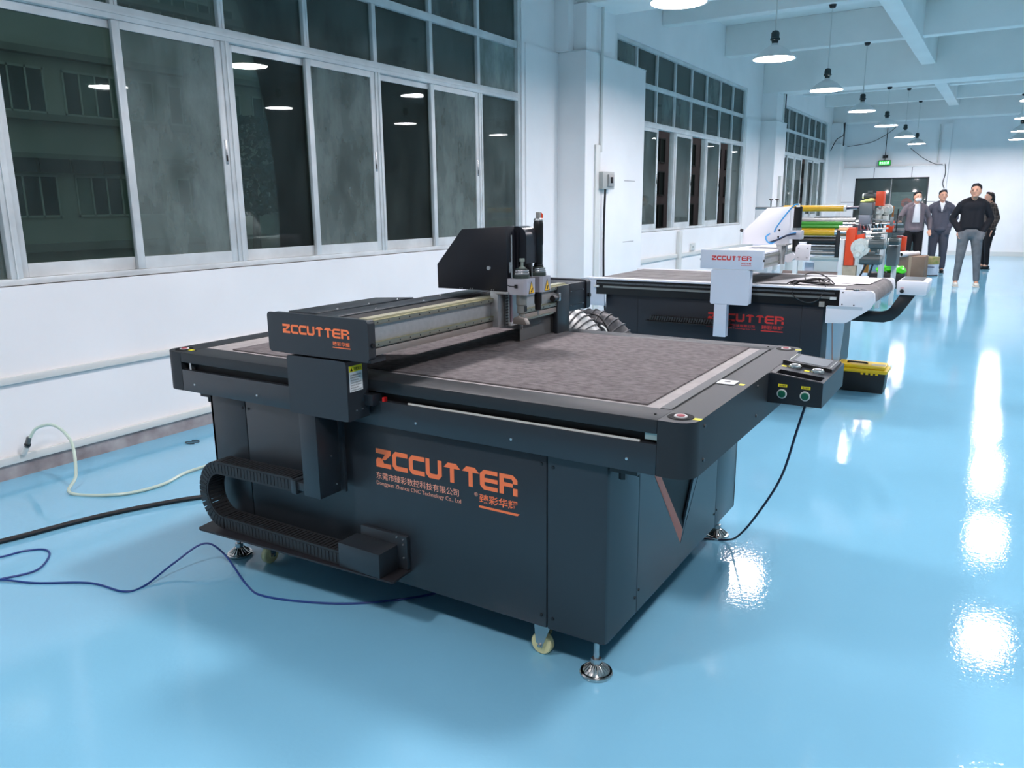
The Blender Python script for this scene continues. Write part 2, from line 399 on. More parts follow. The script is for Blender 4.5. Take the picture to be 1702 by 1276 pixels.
MB().lathe((XE-.040,2.52,1.40), [(0,0),(.07,0),(.07,.003),(0,.003)], 16, 'X').build('emblem_centre', mat('emblem_dark',(90,84,84),.6), pr)
for k in range(8): box('poster_line', mat('poster_line_grey',(112,124,120),.5), pr, XE-.0365,XE-.034,2.2,2.3+.55*(k%3+1)/3,1.18+k*.062,1.19+k*.062)
tag(box('wall_column', WALL, None, XE-.06,XE,1.58,1.80,0,3.5), kind='structure')
def run(name, m, pts, r, label, cat, n=8, group=None, steps=8):
    o = MB().tube(pts, r, n, steps).build(name, m); tag(o, label, cat, group); return o
run('conduit', PVC, [(XE-.03,1.86,2.5),(XE-.03,1.87,3.5)], .014, 'thin white conduit rising up the far wall beside the column', 'conduit')
run('cable', BLK, [(XE-.04,4.2,3.02),(XE-.06,3.6,3.1),(XE-.05,3.2,3.3),(XE-.05,2.95,3.5)], .008, 'thin dark cable sagging across the far wall above the door', 'cable')
run('cable', BLK, [(XE-.06,2.55,2.9),(XE-.08,2.2,2.62),(XE-.08,1.9,2.46),(XE-.08,1.72,2.44)], .008, 'thin dark cable drooping down to the right end of the door header', 'cable')
run('cable', BLK, [(XE-.07,1.66,2.45),(XE-.07,1.63,2.2),(XE-.07,1.67,1.95),(XE-.07,1.62,1.8)], .010, 'dark cable hanging down the far column from the door header', 'cable')
ex = empty('exit_sign', (XE-.1,3.17,2.53), 'small lit green exit sign hanging above the door header on the far wall', 'sign')
box('housing', BLK, ex, XE-.12,XE-.07,3.01,3.33,2.455,2.60, bev=.005)
box('lit_face', mat('exit_green',(10,150,40),.5,emit=1.3), ex, XE-.125,XE-.12,3.02,3.32,2.465,2.59)
text('exit_characters', '安全出口', mat('exit_white',(190,255,200),.5,emit=2.5), ex, 'X', XE-.126, 3.30,3.10,2.49,2.565, bold=.01)
MB().prism([(3.06,2.50),(3.085,2.50),(3.085,2.56),(3.06,2.56)], 'X', XE-.127, XE-.126).build('exit_door_symbol', MATS['exit_white'], ex)
MB().cyl((XE-.1,3.17,2.60),(XE-.1,3.17,3.55),.01,n=8).build('hanger', BLK, ex)
MB().box(XE-.07,XE-.06,3.1,3.24,2.66,2.74).build('junction_plate', BLK, ex)
# ------------------------------------------------------------------ services on the pilaster
eb = empty('switch_box', (8.76,4.17,1.72), 'grey electrical isolator box on the near pilaster below the conduit', 'switch box')
box('case', mat('grey_box',(172,174,170),.45), eb, 8.58,8.90,4.09,4.17,1.63,1.83, bev=.008); box('cover', mat('grey_cover',(150,152,150),.4), eb, 8.70,8.86,4.07,4.09,1.66,1.80, bev=.006); box('handle', BLK, eb, 8.76,8.79,4.055,4.07,1.70,1.77, bev=.003)
run('conduit', PVC, [(8.635,4.15,2.05),(8.635,4.15,3.68)], .018, 'white pipe running up the near pilaster to the ceiling beam', 'conduit')
tag(box('conduit', PVC, None, 8.50,8.62,4.145,4.17,.05,2.13, bev=.004), 'flat white trunking down the near pilaster left of the black cable', 'conduit')
run('cable', BLK, [(8.71,4.12,1.64),(8.71,4.13,1.3),(8.73,4.14,.9),(8.74,4.13,.4),(8.76,4.10,.02)], .013, 'thick black cable hanging from the grey isolator box down the pilaster', 'cable')
run('conduit', mat('dark_pipe',(70,74,76),.5), [(17.3,4.15,3.15),(17.3,4.15,3.63)], .012, 'dark pipe on the second pilaster above its ledge', 'conduit')
run('conduit', PVC, [(17.2,4.16,3.1),(17.2,4.16,3.63)], .016, 'white pipe beside the dark pipe on the second pilaster', 'conduit')
tag(box('conduit', PVC, None, 17.30,17.44,4.15,4.21,.05,2.0, bev=.004), 'white trunking on the second pilaster beside the far window', 'conduit')
run('cable', BLK, [(24.48,4.25,3.64),(24.28,4.2,3.3),(23.9,4.3,3.15),(23.7,4.4,2.85)], .012, 'black cable draped over the far corner above the last window', 'cable')
run('conduit', mat('dark_pipe',(70,74,76),.5), [(24.28,4.18,3.0),(24.28,4.18,3.62)], .018, 'dark pipe in the far corner beside the last window', 'conduit')
so = empty('wall_socket', (13.0,YW-.03,.72), 'white wall socket above the trunking behind the white cutter', 'socket')
box('face_plate', PVC, so, 12.95,13.15,YW-.03,YW,.68,.80, bev=.004); box('socket_holes', DARK, so, 13.02,13.04,YW-.0315,YW-.03,.72,.76)
box('trim_7', PVC, None, 12.3,12.42,YW-.06,YW,.0,1.02, bev=.006, kind='structure')
# ------------------------------------------------------------------ pendant lamps
def make_lamp(top):
    r = empty('pendant_lamp', (0,0,2.9))
    MB().lathe((0,0,2.9), [(.218,0),(.215,.004),(.13,.085),(.06,.125),(.035,.13),(.035,.15),(.03,.15),(.03,.122),(.125,.075),(.205,.004),(.205,0)], 32, closed=True).build('shade', SHADE, r)
    MB().lathe((0,0,2.905), [(0,.002),(.20,.002),(.20,.0),(0,0)], 24).build('diffuser', EMIT, r)
    MB().lathe((0,0,3.05), [(0,0),(.03,0),(.036,.03),(.05,.035),(.05,.05),(.042,.055),(.042,.10),(.03,.12),(.015,.125),(0,.125)], 12).build('driver_box', mat('driver_green_black',(36,52,54),.5), r)
    MB().cyl((0,0,3.17),(0,0,top),.007,n=8).build('rod', PVC, r)
    MB().lathe((0,0,top-.05), [(0,0),(.035,.01),(.05,.05),(0,.05)], 10).build('ceiling_box', BLK, r)
    return r
ordn = ['first','second','third','fourth','fifth','sixth','seventh','eighth','ninth']
LX = [.0,2.91,5.96,8.75,11.51,14.45,17.45,20.62,23.3]
protoA = make_lamp(3.95); protoB = make_lamp(3.62); used = {}
rows = [(2.25,'window-side row'),(.03,'middle row')]
for yy, rn in rows:
    for i, x in enumerate(LX):
        p = protoB if i in (0,3,6) else protoA
        o = p if p.name not in used else copy_tree(p)
        used[p.name] = 1; o.location = (x if i != 3 or yy > 1 else 8.62, yy if yy > 1 else -.42+.0195*x, 2.9)
        if yy == 2.25 and i >= 2: lab = 'white cone pendant lamp, %s in view from the near end of the %s' % (ordn[i-2], rn)
        else: lab = 'white cone pendant lamp, %s from the near end of the %s' % (ordn[i], rn)
        tag(o, lab, 'lamp', 'pendant lamps under the ceiling beams')
# ------------------------------------------------------------------ dark cutting machine
mc = empty('cutting_machine', (2.6,1.8,0), 'dark grey flatbed cutter with orange lettering standing in the foreground', 'machine')
zb, zs, zt = .14, .723, .882
bX0, bX1, bY0, bY1 = 1.961, 3.29, .902, 2.673
g_ = .0022
core = box('cabinet_core', DARK, mc, bX0+.012,bX1-.012,bY0+.012,bY1-.012,zb+.01,zs+.02)
# front panels with seams
MB().prism([(bX0+.018,bY0),(2.195,bY0),(2.195,bY0+.012),(bX0+.012,bY0+.012),(bX0+.012,1.105-g_),(bX0,1.105-g_),(bX0,bY0+.018),(bX0+.006,bY0+.005)],'Z',zb,zs+.01).build('corner_panel', POW, mc)
box('front_panel', POW, mc, bX0,bX0+.012,1.105+g_,2.462,zb,zs+.01, bev=.0015)
box('front_panel', POW, mc, bX0,bX0+.012,2.467,bY1,zb,zs+.01, bev=.0015)
box('left_side_panel', POW, mc, bX0,bX1,bY1-.012,bY1,zb,zs+.01)
box('rear_panel', POW, mc, bX1-.012,bX1,bY0,bY1,zb,zs+.01)
# right side with its V-shaped recess
def tri(z): return .80*(z-.226)/.494/2
zr = zs+.01
MB().prism([(2.199,zb),(3.016,zb),(3.016,zr),(2.604+tri(zr)-.0,zr),(2.604,.226),(2.604-tri(zr),zr),(2.199,zr)],'Y',bY0,bY0+.012).build('side_panel', POW, mc)
box('side_panel', POW, mc, 3.020,bX1,bY0,bY0+.012,zb,zr, bev=.001)
MB().prism([(2.604,.226),(2.19,.733),(2.232,.733),(2.626,.274)],'Y',bY0+.001,bY0+.010).build('recess_stripe', mat('orange_red_paint',(240,120,88),.45), mc)
MB().prism([(2.626,.274),(2.232,.733),(2.262,.733),(2.640,.292)],'Y',bY0+.004,bY0+.011).build('recess_gap', DARK, mc)  # dark strip painting the inner shadow beside the V's orange stripe
MB().prism([(2.604,.226),(2.626,.274),(2.90,.733),(3.01,.733)],'Y',bY0+.001,bY0+.009).build('recess_edge', mat('grey_edge',(86,96,104),.35), mc)
screws(mc, [(2.182,bY0,.62),(2.212,bY0,.64),(2.182,bY0,.20),(2.212,bY0,.215),(3.003,bY0,.66),(3.03,bY0,.67),(3.003,bY0,.20),(3.03,bY0,.21)],'Y',.005,BLK)
screws(mc, [(bX0,1.125,.685),(bX0,1.085,.68),(bX0,1.125,.18),(bX0,1.085,.178),(bX0,2.48,.685),(bX0,2.445,.685)],'X',.006,BLK,.003)
# frame
fx0, fx1 = 1.931, 3.25
fr = MB().box(fx0,fx0+.02,.748,2.797,.723,.812,bev=.002); fr.build('front_skirt', POW, mc)
box('front_top_rail', POW2, mc, fx0,2.055,.748,2.797,.842,zt, bev=.0025)
box('slot_back', DARK, mc, fx0+.03,fx0+.05,.70,2.85,.73,.86)
box('slot_strip', mat('white_strip',(210,212,205),.5), mc, fx0+.006,fx0+.012,.80,1.62,.810,.817)
box('slot_end', mat('grey_green_metal',(150,166,160),.4,.3), mc, fx0+.008,fx0+.03,.750,.785,.822,.842)
box('slot_stop', STEEL, mc, fx0+.008,fx0+.03,2.745,2.757,.813,.842)
box('stop_lamp', mat('red_plastic',(190,30,30),.4), mc, fx0-.004,fx0+.01,1.712,1.722,.812,.826)
def sidefr(ya, yb_, s):
    # rounded outer corners
    pts = []
    R_ = .055
    if s < 0:
        for k in range(6): a = math.radians(180+90*k/5); pts.append((fx0+R_+R_*math.cos(a), ya+R_+R_*math.sin(a)))
        for k in range(6): a = math.radians(270+90*k/5); pts.append((fx1-R_+R_*math.cos(a), ya+R_+R_*math.sin(a)))
        pts += [(fx1,yb_),(fx0,yb_)]
    else:
        for k in range(6): a = math.radians(0+90*k/5); pts.append((fx1-R_+R_*math.cos(a), yb_-R_+R_*math.sin(a)))
        for k in range(6): a = math.radians(90+90*k/5); pts.append((fx0+R_+R_*math.cos(a), yb_-R_+R_*math.sin(a)))
        pts += [(fx0,ya),(fx1,ya)]
    return MB().prism(pts,'Z',zs,zt)
sidefr(.646,.747,-1).build('side_frame', POW2, mc, angle=25); sidefr(2.798,2.905,1).build('side_frame', POW2, mc, angle=25)
box('rear_rail', POW2, mc, 3.14,fx1,.748,2.797,zs,zt, bev=.0025)
box('bed_board', VINYL, mc, 2.055,3.14,.79,2.797,.84,zt-.0015)
box('felt_mat', FELT, mc, 2.072,3.135,.833,2.65,zt-.0015,zt+.004, bev=.001)
box('edge_strip', mat('edge_strip_grey',(72,76,78),.55), mc, 2.056,3.137,.756,.788,zt-.003,zt+.0012)
box('side_channel', DARK, mc, 2.055,3.14,.748,.79,.84,zt-.003)
for y in (.95,2.62):
    b_ = box('mount_bracket', BLK, mc, 1.965,2.05,y-.135 if y<1 else y+.03,y-.05 if y<1 else y+.12,.70,.723)
    MB().cyl((1.99,(y-.08 if y<1 else y+.09),.675),(1.99,(y-.08 if y<1 else y+.09),.70),.012,n=6).build('mount_bolt', BLK, mc)
screws(mc, [(fx0,1.582,.756),(fx0,1.213,.757),(fx0,.833,.759),(fx0,2.35,.757),(fx0,2.72,.757)],'X',.0055)
screws(mc, [(2.02,.646,.859),(2.02,.646,.761),(2.56,.646,.76),(2.56,.646,.86),(3.1,.646,.76)],'Y',.006,BLK)
screws(mc, [(1.985,.775,zt),(3.2,.775,zt),(1.985,2.77,zt)],'Z',.004,BLK,.003)
# emergency stops in the corners
def estop(x, y, lab=True):
    MB().lathe((x,y,zt), [(0,.0015),(.036,.0015),(.036,0),(0,0)], 28).build('stop_button_plate', mat('stop_plate',(12,13,15),.7,spec=.2), mc)
    MB().lathe((x,y,zt+.0015), [(0,.001),(.0175,.003),(.019,0),(0,0)], 24).build('stop_button_ring', mat('ring_grey',(190,190,190),.5), mc)
    MB().lathe((x,y,zt+.003), [(0,.003),(.010,.003),(.012,.002),(.012,0),(0,0)], 20).build('stop_button', mat('dull_red',(140,50,60),.5), mc)
    box('button_label', YEL, mc, x-.012,x+.006,y-.06,y-.038,zt,zt+.0008)
estop(1.995,.705); estop(3.185,.702); estop(1.99,2.85)
box('socket_plate', mat('plate_grey',(196,200,200),.35), mc, 2.44,2.50,.69,.75,zt,zt+.004, bev=.002); box('socket_slit', DARK, mc, 2.465,2.475,.71,.73,zt+.004,zt+.0045)
box('button_label', YEL, mc, 2.455,2.475,.664,.680,zt,zt+.0008)
# feet and castors
def foot(parent, x, y, zbot, lab=None):
    f = MB().lathe((x,y,0), [(0,0),(.051,0),(.053,.004),(.053,.010),(.050,.014),(.043,.0145),(.041,.017),(.018,.036),(.012,.038),(0,.038)], 32).build('levelling_foot', CHROME, parent)
    mb = MB()
    for k in range(20):
        a = 2*math.pi*k/20; c, s_ = math.cos(a), math.sin(a)
        mb.cyl((x+.041*c,y+.041*s_,.0165),(x+.019*c,y+.019*s_,.0365),.0030,.0018,n=5)
    mb.build('rib', CHROME, f)
    MB().lathe((x,y,.036), [(0,.02),(.017,.02),(.018,.01),(.017,0),(0,0)], 6).build('lock_nut', STEEL, f)
    MB().cyl((x,y,.05),(x,y,zbot),.009,n=12).build('stud', STEEL, f)
for x,y in ((2.012,.955),(2.012,2.645),(3.245,.958),(3.245,2.62)): foot(mc, x, y, zb+.01)
def castor(x, y, ax):
    w = MB().lathe((x,y,.038), [(0,-.016),(.012,-.016),(.014,-.013),(.034,-.013),(.038,-.009),(.038,.009),(.034,.013),(.014,.013),(.012,.016),(0,.016)], 28, ax).build('castor', CREAM, mc)
    if ax == 'X':
        MB().prism([(y-.052,zb+.004),(y+.024,zb+.004),(y+.014,.046),(y-.008,.030)],'X',x-.022,x-.018).build('bracket', STEEL, w)
        MB().prism([(y-.052,zb+.004),(y+.014,zb+.004),(y+.012,.045),(y-.008,.032)],'X',x+.018,x+.022).build('bracket', STEEL, w)
        MB().cyl((x-.028,y,.038),(x+.028,y,.038),.006,n=10).build('axle', STEEL, w)
    else:
        for s in (-.02,.018): MB().prism([(x-.01,zb+.004),(x+.05,zb+.004),(x+.01,.032),(x-.01,.032)],'Y',y+s,y+s+.003).build('bracket', STEEL, w)
        MB().cyl((x,y-.028,.038),(x,y+.03,.038),.006,n=10).build('axle', STEEL, w)
castor(2.03,1.16,'X'); castor(2.03,2.475,'Y'); castor(3.1,1.2,'X'); castor(3.1,2.5,'Y')
# lettering on the cabinet
logo(mc, ORG, bX0, 1.792, 1.211, .562, .629)
text('company_name', '东莞市臻彩数控科技有限公司', SALM, mc, 'X', bX0, 1.795,1.438,.517,.543, bold=.004)
text('company_name', 'Dongguan Zhencai CNC Technology Co., Ltd', SALM, mc, 'X', bX0, 1.795,1.430,.491,.510, bold=.002)
text('company_name', '臻彩华耀', ORG, mc, 'X', bX0, 1.356,1.211,.515,.545, bold=.012)
text('trade_mark_sign', '®', SALM, mc, 'X', bX0, 1.376,1.362,.533,.547)
MB().prism([(1.358,.497),(1.358,.5045),(1.204,.5045),(1.212,.497)],'X',bX0-.0012,bX0).build('underline', ORG, mc)
# side console
cX0, cX1, cY0, cY1 = 2.70, 3.095, .467, .646
cmb = MB().prism([(cY0,.777),(cY1,.777),(cY1,.881),(cY0,.862)],'X',cX0,cX0+.022)
cmb.prism([(cY0,.777),(cY1,.777),(cY1,.881),(cY0,.862)],'X',2.79,cX1)
cmb.prism([(cY0,.777),(cY0+.012,.777),(cY0+.012,.8633),(cY0,.862)],'X',cX0+.022,2.79).prism([(cY1-.018,.777),(cY1,.777),(cY1,.881),(cY1-.018,.879)],'X',cX0+.022,2.79)
cmb.box(cX0+.022,2.79,cY0+.012,cY1-.018,.777,.80)
cs = cmb.build('console', mat('console_black',(26,28,33),.4), mc)
def ctop(y): return .862+(y-cY0)/(cY1-cY0)*.019
def cslab(name, m, x0,x1,y0,y1,h,h0=.0005):
    return MB().prism([(y0,ctop(y0)+h0),(y1,ctop(y1)+h0),(y1,ctop(y1)+h),(y0,ctop(y0)+h)],'X',x0,x1).build(name, m, cs)
MB().tube([(2.705,cY0+.003,ctop(cY0)),(2.705,cY1-.003,ctop(cY1))],.0025,6).build('front_lip', POW2, cs)
for y,x in ((.595,2.862),(.515,2.852)):
    MB().lathe((x,y,ctop(y)), [(0,.010),(.018,.010),(.023,.006),(.024,0),(0,0)], 24).build('button', CHROME, cs)
    MB().lathe((x,y,ctop(y)+.009), [(0,.004),(.012,.004),(.014,0),(0,0)], 20).build('button_face', mat('grey_button',(120,126,128),.3), cs)
    cslab('button_label', YEL, x-.022,x-.004,y+.026,y+.042,.0012)
cslab('screen_bezel', mat('bezel_grey',(48,52,56),.5), 2.905,3.08,.475,.64,.008)
cslab('touch_screen', SCREEN, 2.93,3.06,.500,.615,.0095,.008)
cslab('pen_clip', STEEL, 2.92,3.06,.484,.487,.010,.008); cslab('pen_clip', STEEL, 2.93,3.06,.628,.631,.010,.008)
cslab('bezel_edge', BLK, 2.893,2.905,.475,.645,.012)
for y in (.598,.522):
    MB().lathe((cX0,y,.812), [(0,-.004),(.0155,-.004),(.017,0),(0,0)], 24, 'X').build('push_button_ring', PVC, cs)
    MB().lathe((cX0-.004,y,.812), [(0,-.005),(.011,-.005),(.013,0),(0,0)], 24, 'X').build('push_button', GREEN, cs)
    box('button_label', YEL, cs, cX0-.001,cX0,y-.016,y+.014,.836,.846)
text('label_characters', '启动真空', INK, cs, 'X', cX0-.001, .608,.586,.838,.844, bold=.01); text('label_characters', '停止真空', INK, cs, 'X', cX0-.001, .532,.510,.838,.844, bold=.01)
# ---- gantry
gX = 1.82
gh = MB().prism(rbox_pts(1.673,2.132,.967,1.104,.014),'X',gX,gX+.004).prism(rbox_pts(1.676,2.129,.970,1.101,.014),'X',gX+.004,1.857).build('gantry_end_cover', POW, mc)
logo(gh, ORG, gX, 2.057, 1.752, 1.036, 1.067)
text('company_name', '臻彩华耀', ORG, gh, 'X', gX, 1.827,1.752,1.011,1.025, bold=.01)
box('underline', ORG, gh, gX-.0008,gX,1.750,1.828,1.004,1.007)
MB().lathe((1.842,1.676,1.02), [(0,-.006),(.007,-.006),(.009,-.002),(.009,.002),(0,.002)], 12,'Y').build('cover_knob', BLK, gh)
lb = MB().prism(rbox_pts(1.776,2.05,.757,.960,.012),'X',gX,gX+.004).prism([(gX+.004,.757),(1.925,.757),(1.925,.957),(gX+.012,.957),(gX+.004,.945)],'Y',1.779,2.047).build('carriage_cover', POW, mc)
box('warning_label', LABW, lb, 1.836,1.898,1.7782,1.779,.855,.942)
box('warning_header', YEL, lb, 1.836,1.898,1.7778,1.7782,.922,.942)
MB().prism([(1.841,.925),(1.853,.925),(1.847,.938)],'Y',1.7776,1.7778).build('warning_triangle', INK, lb)
text('warning_text', '注意安全', INK, lb, 'Y', 1.7776, 1.857,1.893,.926,.937, bold=.01)
for k,s_ in enumerate(('请仔细阅读说明书','操作时请勿将手伸入','设备运行中请勿靠近','非专业人员请勿拆卸','如有异常请立即停机','保持设备清洁','请定期检查维护')):
    text('warning_text', s_, INK, lb, 'Y', 1.7782, 1.840,1.892-.012*(k%3==2),.908-k*.0085,.9135-k*.0085)
screws(mc, [(1.89,1.779,.79),(1.86,1.779,.79)],'Y',.004)
box('carriage_arm', POW, mc, 1.90,1.99,1.74,2.02,.80,.836); box('carriage_plate', POW, mc, 1.857,1.93,1.70,2.10,.956,.975)
cl = MB().box(gX,gX+.104,1.932,2.012,.456,.757,bev=.002).build('chain_post', POW, mc)
screws(mc, [(1.88,1.932,.60),(1.90,1.932,.49)],'Y',.004); box('post_flange', POW, mc, 1.924,1.935,1.912,1.932,.456,.757)
box('chain_clamp', POW, mc, 1.848,1.925,2.012,2.09,.455,.487,bev=.002); box('chain_clamp_jaw', POW, mc, 1.840,1.93,2.075,2.10,.44,.492,bev=.002)
# beam
box('beam', SIL, mc, 1.857,3.165,1.690,1.83,.985,1.095, bev=.001)
for z0,z1 in ((1.083,1.097),(1.012,1.027)):
    rl = box('guide_rail', RAIL, mc, 1.857,3.165,1.676,1.690,z0,z1, bev=.0015)
    screws(rl, [(1.872+.0535*k,1.676,(z0+z1)/2) for k in range(25)],'Y',.003,BLK,.0008,'rail_screw')
    box('rail_edge', mat('yellow_zinc',(150,146,112),.4,.5), rl, 1.857,3.165,1.675,1.688,z1,z1+.0015)
box('beam_lip', LIP, mc, 1.857,3.08,1.680,1.70,.984,1.006, bev=.001)
box('beam_top_strip', mat('pale_gold',(188,186,160),.35,.5), mc, 1.84,3.165,1.69,1.727,1.095,1.1045)
box('beam_groove', DARK, mc, 1.86,3.165,1.727,1.83,1.085,1.097)
box('beam_cover', POW, mc, 1.857,3.165,1.83,1.935,.985,1.102, bev=.002)
MB().prism([(1.857,1.935),(1.857,2.065),(2.30,2.065),(2.375,1.935)],'Z',.985,1.106,bev=.002).build('motor_cover', POW, mc)
screws(mc, [(1.97,1.945,1.106),(2.13,1.945,1.106),(2.06,1.85,1.102),(2.33,1.85,1.102),(2.29,1.945,1.106),(2.5,1.9,1.102)],'Z',.005)
# far end of the gantry
fe = MB().prism(rbox_pts(1.673,2.132,.965,1.104,.014),'X',3.35,3.39).box(3.165,3.35,1.680,2.12,.97,1.098,bev=.003).build('gantry_end_cover', mat('dark_powder_b',(28,31,38),.42), mc)
for z in (1.062,.997): screws(fe, [(3.20,1.68,z),(3.32,1.68,z)],'Y',.0035)
for z in (1.062,.997): box('cover_groove', DARK, fe, 3.205,3.315,1.679,1.6802,z-.001,z+.001)
box('gantry_bracket', POW, mc, 3.06,3.17,1.672,1.69,.885,1.098,bev=.003)
MB().lathe((3.37,1.672,1.03), [(0,-.008),(.01,-.008),(.01,0),(0,0)],12,'Y').build('cover_knob', BLK, fe)
box('gantry_leg', POW, mc, 3.085,3.185,1.678,2.10,.74,.985,bev=.002)
box('warning_label', YEL, mc, 3.10,3.165,1.6765,1.678,.945,.962); box('warning_label', mat('pale_blue_label',(170,205,228),.5), mc, 3.10,3.165,1.6765,1.678,.892,.945)
box('rail_stop', STEEL, mc, 3.045,3.06,1.655,1.69,1.035,1.07,bev=.002); MB().cyl((3.0,1.665,1.05),(3.045,1.665,1.05),.014,.010,12).build('buffer', BLK, mc)
pts = [(2.80,.888),(3.085,.888),(3.085,.965),(3.075,.978),(3.06,.983),(2.85,.980),(2.80,.978)]
MB().prism(pts,'Y',1.71,1.715).build('apron_plate', mat('apron_grey',(100,102,102),.5,.3), mc)
box('apron_lip', RAIL, mc, 2.60,3.0,1.660,1.70,.985,.992)
# ---- cutting head
hd = MB().prism([(1.606,1.128),(1.941,1.127),(1.942,1.222),(1.817,1.362),(1.612,1.374)],'X',2.54,2.60,bev=.0015).build('head_hood', mat('hood_black',(24,27,34),.45,spec=.35), mc)
MB().prism([(1.60,1.13),(1.90,1.13),(1.90,1.225),(1.80,1.352),(1.60,1.360)],'X',2.60,2.72).build('hood_body', MATS['hood_black'], hd)
capp = [(1.566,1.23),(1.64,1.23),(1.64,1.372),(1.605,1.372),(1.585,1.366),(1.571,1.350),(1.566,1.33)]
MB().prism(capp,'X',2.615,2.695).build('hood_nose', mat('nose_black',(40,44,50),.22), hd)
screws(hd, [(2.54,1.692,1.215)],'X',.010,STEEL,.004); screws(hd, [(2.54,1.80+dy,1.132) for dy in (-.03,-.02,.02,.03)]+[(2.54,1.69+dy,1.132) for dy in (-.02,-.01)],'X',.003,STEEL,.002)
box('slide_bar', SIL, mc, 2.545,2.585,1.655,1.69,.985,1.128,bev=.001)
box('slide_rack', mat('rack_grey',(96,100,100),.4,.5), mc, 2.585,2.605,1.645,1.69,.985,1.128)
for k in range(12): box('rack_tooth', DARK, mc, 2.5865,2.603,1.643,1.645,.99+k*.0115,.9945+k*.0115)
box('slide_back', mat('slide_aluminium',(160,176,180),.35,.5), mc, 2.605,2.74,1.66,1.69,.99,1.20,bev=.001)
MB().cyl((2.625,1.645,.99),(2.625,1.645,1.19),.006,n=12).build('lead_screw', mat('screw_purple',(150,130,138),.3,.8), mc)
box('slide_foot', SIL, mc, 2.60,2.68,1.63,1.66,.985,.997,bev=.001); box('slide_foot_block', PVC, mc, 2.665,2.69,1.62,1.63,.985,1.0)
for x0 in (2.54,2.662):
    hb = MB().prism([(x0,1.607),(x0,1.535),(x0+.010,1.527),(x0+.072,1.527),(x0+.076,1.535),(x0+.076,1.607)],'Z',1.117,1.178).build('head_block', mat('head_aluminium',(196,194,202),.34,.55), mc)
    cx = x0+.045
    MB().prism([(cx-.022,1.120),(cx+.022,1.120),(cx,1.168)],'Y',1.5262,1.5268).build('warning_triangle', INK, hb)
    MB().prism([(cx-.0175,1.1225),(cx+.0175,1.1225),(cx,1.162)],'Y',1.5254,1.5262).build('warning_triangle', mat('warn_yellow',(240,196,60),.5), hb)
    MB().prism([(cx-.008,1.126),(cx+.002,1.126),(cx+.008,1.142),(cx,1.140)],'Y',1.5248,1.5254).build('warning_symbol', INK, hb)
box('head_cable_clip', BLK, mc, 2.535,2.54,1.562,1.573,1.143,1.157); MB().tube([(2.536,1.606,1.155),(2.536,1.595,1.150),(2.536,1.572,1.150)],.0015,6).build('head_wire', BLK, mc)
box('head_shelf', SIL, mc, 2.535,2.60,1.60,1.66,1.117,1.127,bev=.001)
def rings(x, y, z0, rr):
    for k,(dz,h,rad,m_) in enumerate(((0,.014,rr,mat('dark_green_ring',(44,58,54),.4)),(.015,.008,rr*.94,STEEL),(.025,.007,rr*.9,STEEL),(.033,.004,rr*.7,mat('dark_green_ring',(44,58,54),.4)))):
        MB().lathe((x,y,z0+dz), [(0,h),(rad*.97,h),(rad,h*.7),(rad,0),(0,0)], 28).build('clamp_ring', m_, mc)
rings(2.578,1.567,1.178,.032); rings(2.705,1.567,1.178,.032)
MB().lathe((2.582,1.567,1.213), [(0,.040),(.010,.040),(.011,.028),(.006,.026),(.006,.010),(.014,.006),(.014,0),(0,0)], 20).build('head_knob', mat('pale_brass',(176,186,174),.3,.7), mc)
MB().cyl((2.535,1.584,1.178),(2.535,1.584,1.342),.0028,n=8).build('head_rod', STEEL, mc); MB().cyl((2.548,1.60,1.20),(2.548,1.60,1.24),.004,n=8).build('head_pin', STEEL, mc); MB().cyl((2.62,1.545,1.18),(2.62,1.545,1.235),.0025,n=8).build('head_pin', STEEL, mc)
mt = MB().lathe((2.708,1.567,1.213), [(0,0),(.018,0),(.020,.006),(.017,.01),(.0175,.02),(.0175,.085),(.0195,.09),(.0195,.168),(.017,.178),(0,.178)], 20).build('spindle_motor', mat('motor_black',(18,18,20),.3), mc)
MB().lathe((2.708,1.567,1.391), [(0,.010),(.016,.010),(.019,.004),(.019,0),(0,0)], 16).build('motor_cap', STEEL, mt)
MB().box(2.700,2.716,1.559,1.575,1.401,1.425,bev=.002).build('motor_plug', mat('plug_grey',(150,150,146),.4), mt)
MB().prism([(2.716,1.403),(2.724,1.398),(2.732,1.405),(2.730,1.416),(2.716,1.424)],'Y',1.559,1.575).build('plug_lever', ORANGE, mt)
s1 = MB().lathe((2.578,1.567,.985), [(0,.03),(.011,.03),(.012,.055),(.018,.060),(.018,.088),(.021,.092),(.021,.133),(0,.133)], 24).build('knife_spindle', mat('spindle_grey',(150,152,146),.32,.6), mc)
MB().prism([(1.535,1.0),(1.60,1.0),(1.60,1.022),(1.575,1.034),(1.55,1.026)],'X',2.565,2.592,bev=.003).build('knife_shoe', mat('shoe_brown',(128,122,116),.4,.5), s1)
MB().cyl((2.582,1.567,1.01),(2.582,1.567,.985),.006,.001,8).build('knife_tip', STEEL, s1); MB().tube([(2.567,1.56,1.00),(2.575,1.562,.982),(2.59,1.566,1.0)],.0015,6).build('knife_guard', STEEL, s1)
box('spindle_window', BLK, s1, 2.569,2.587,1.5480,1.5495,1.05,1.072)
s2 = MB().lathe((2.705,1.567,1.04), [(0,0),(.008,0),(.013,.004),(.013,.024),(.0155,.028),(.0155,.078),(0,.078)], 20).build('milling_spindle', MATS['motor_black'], mc)
MB().cyl((2.705,1.567,1.04),(2.705,1.567,1.02),.003,n=8).build('milling_bit', STEEL, s2)
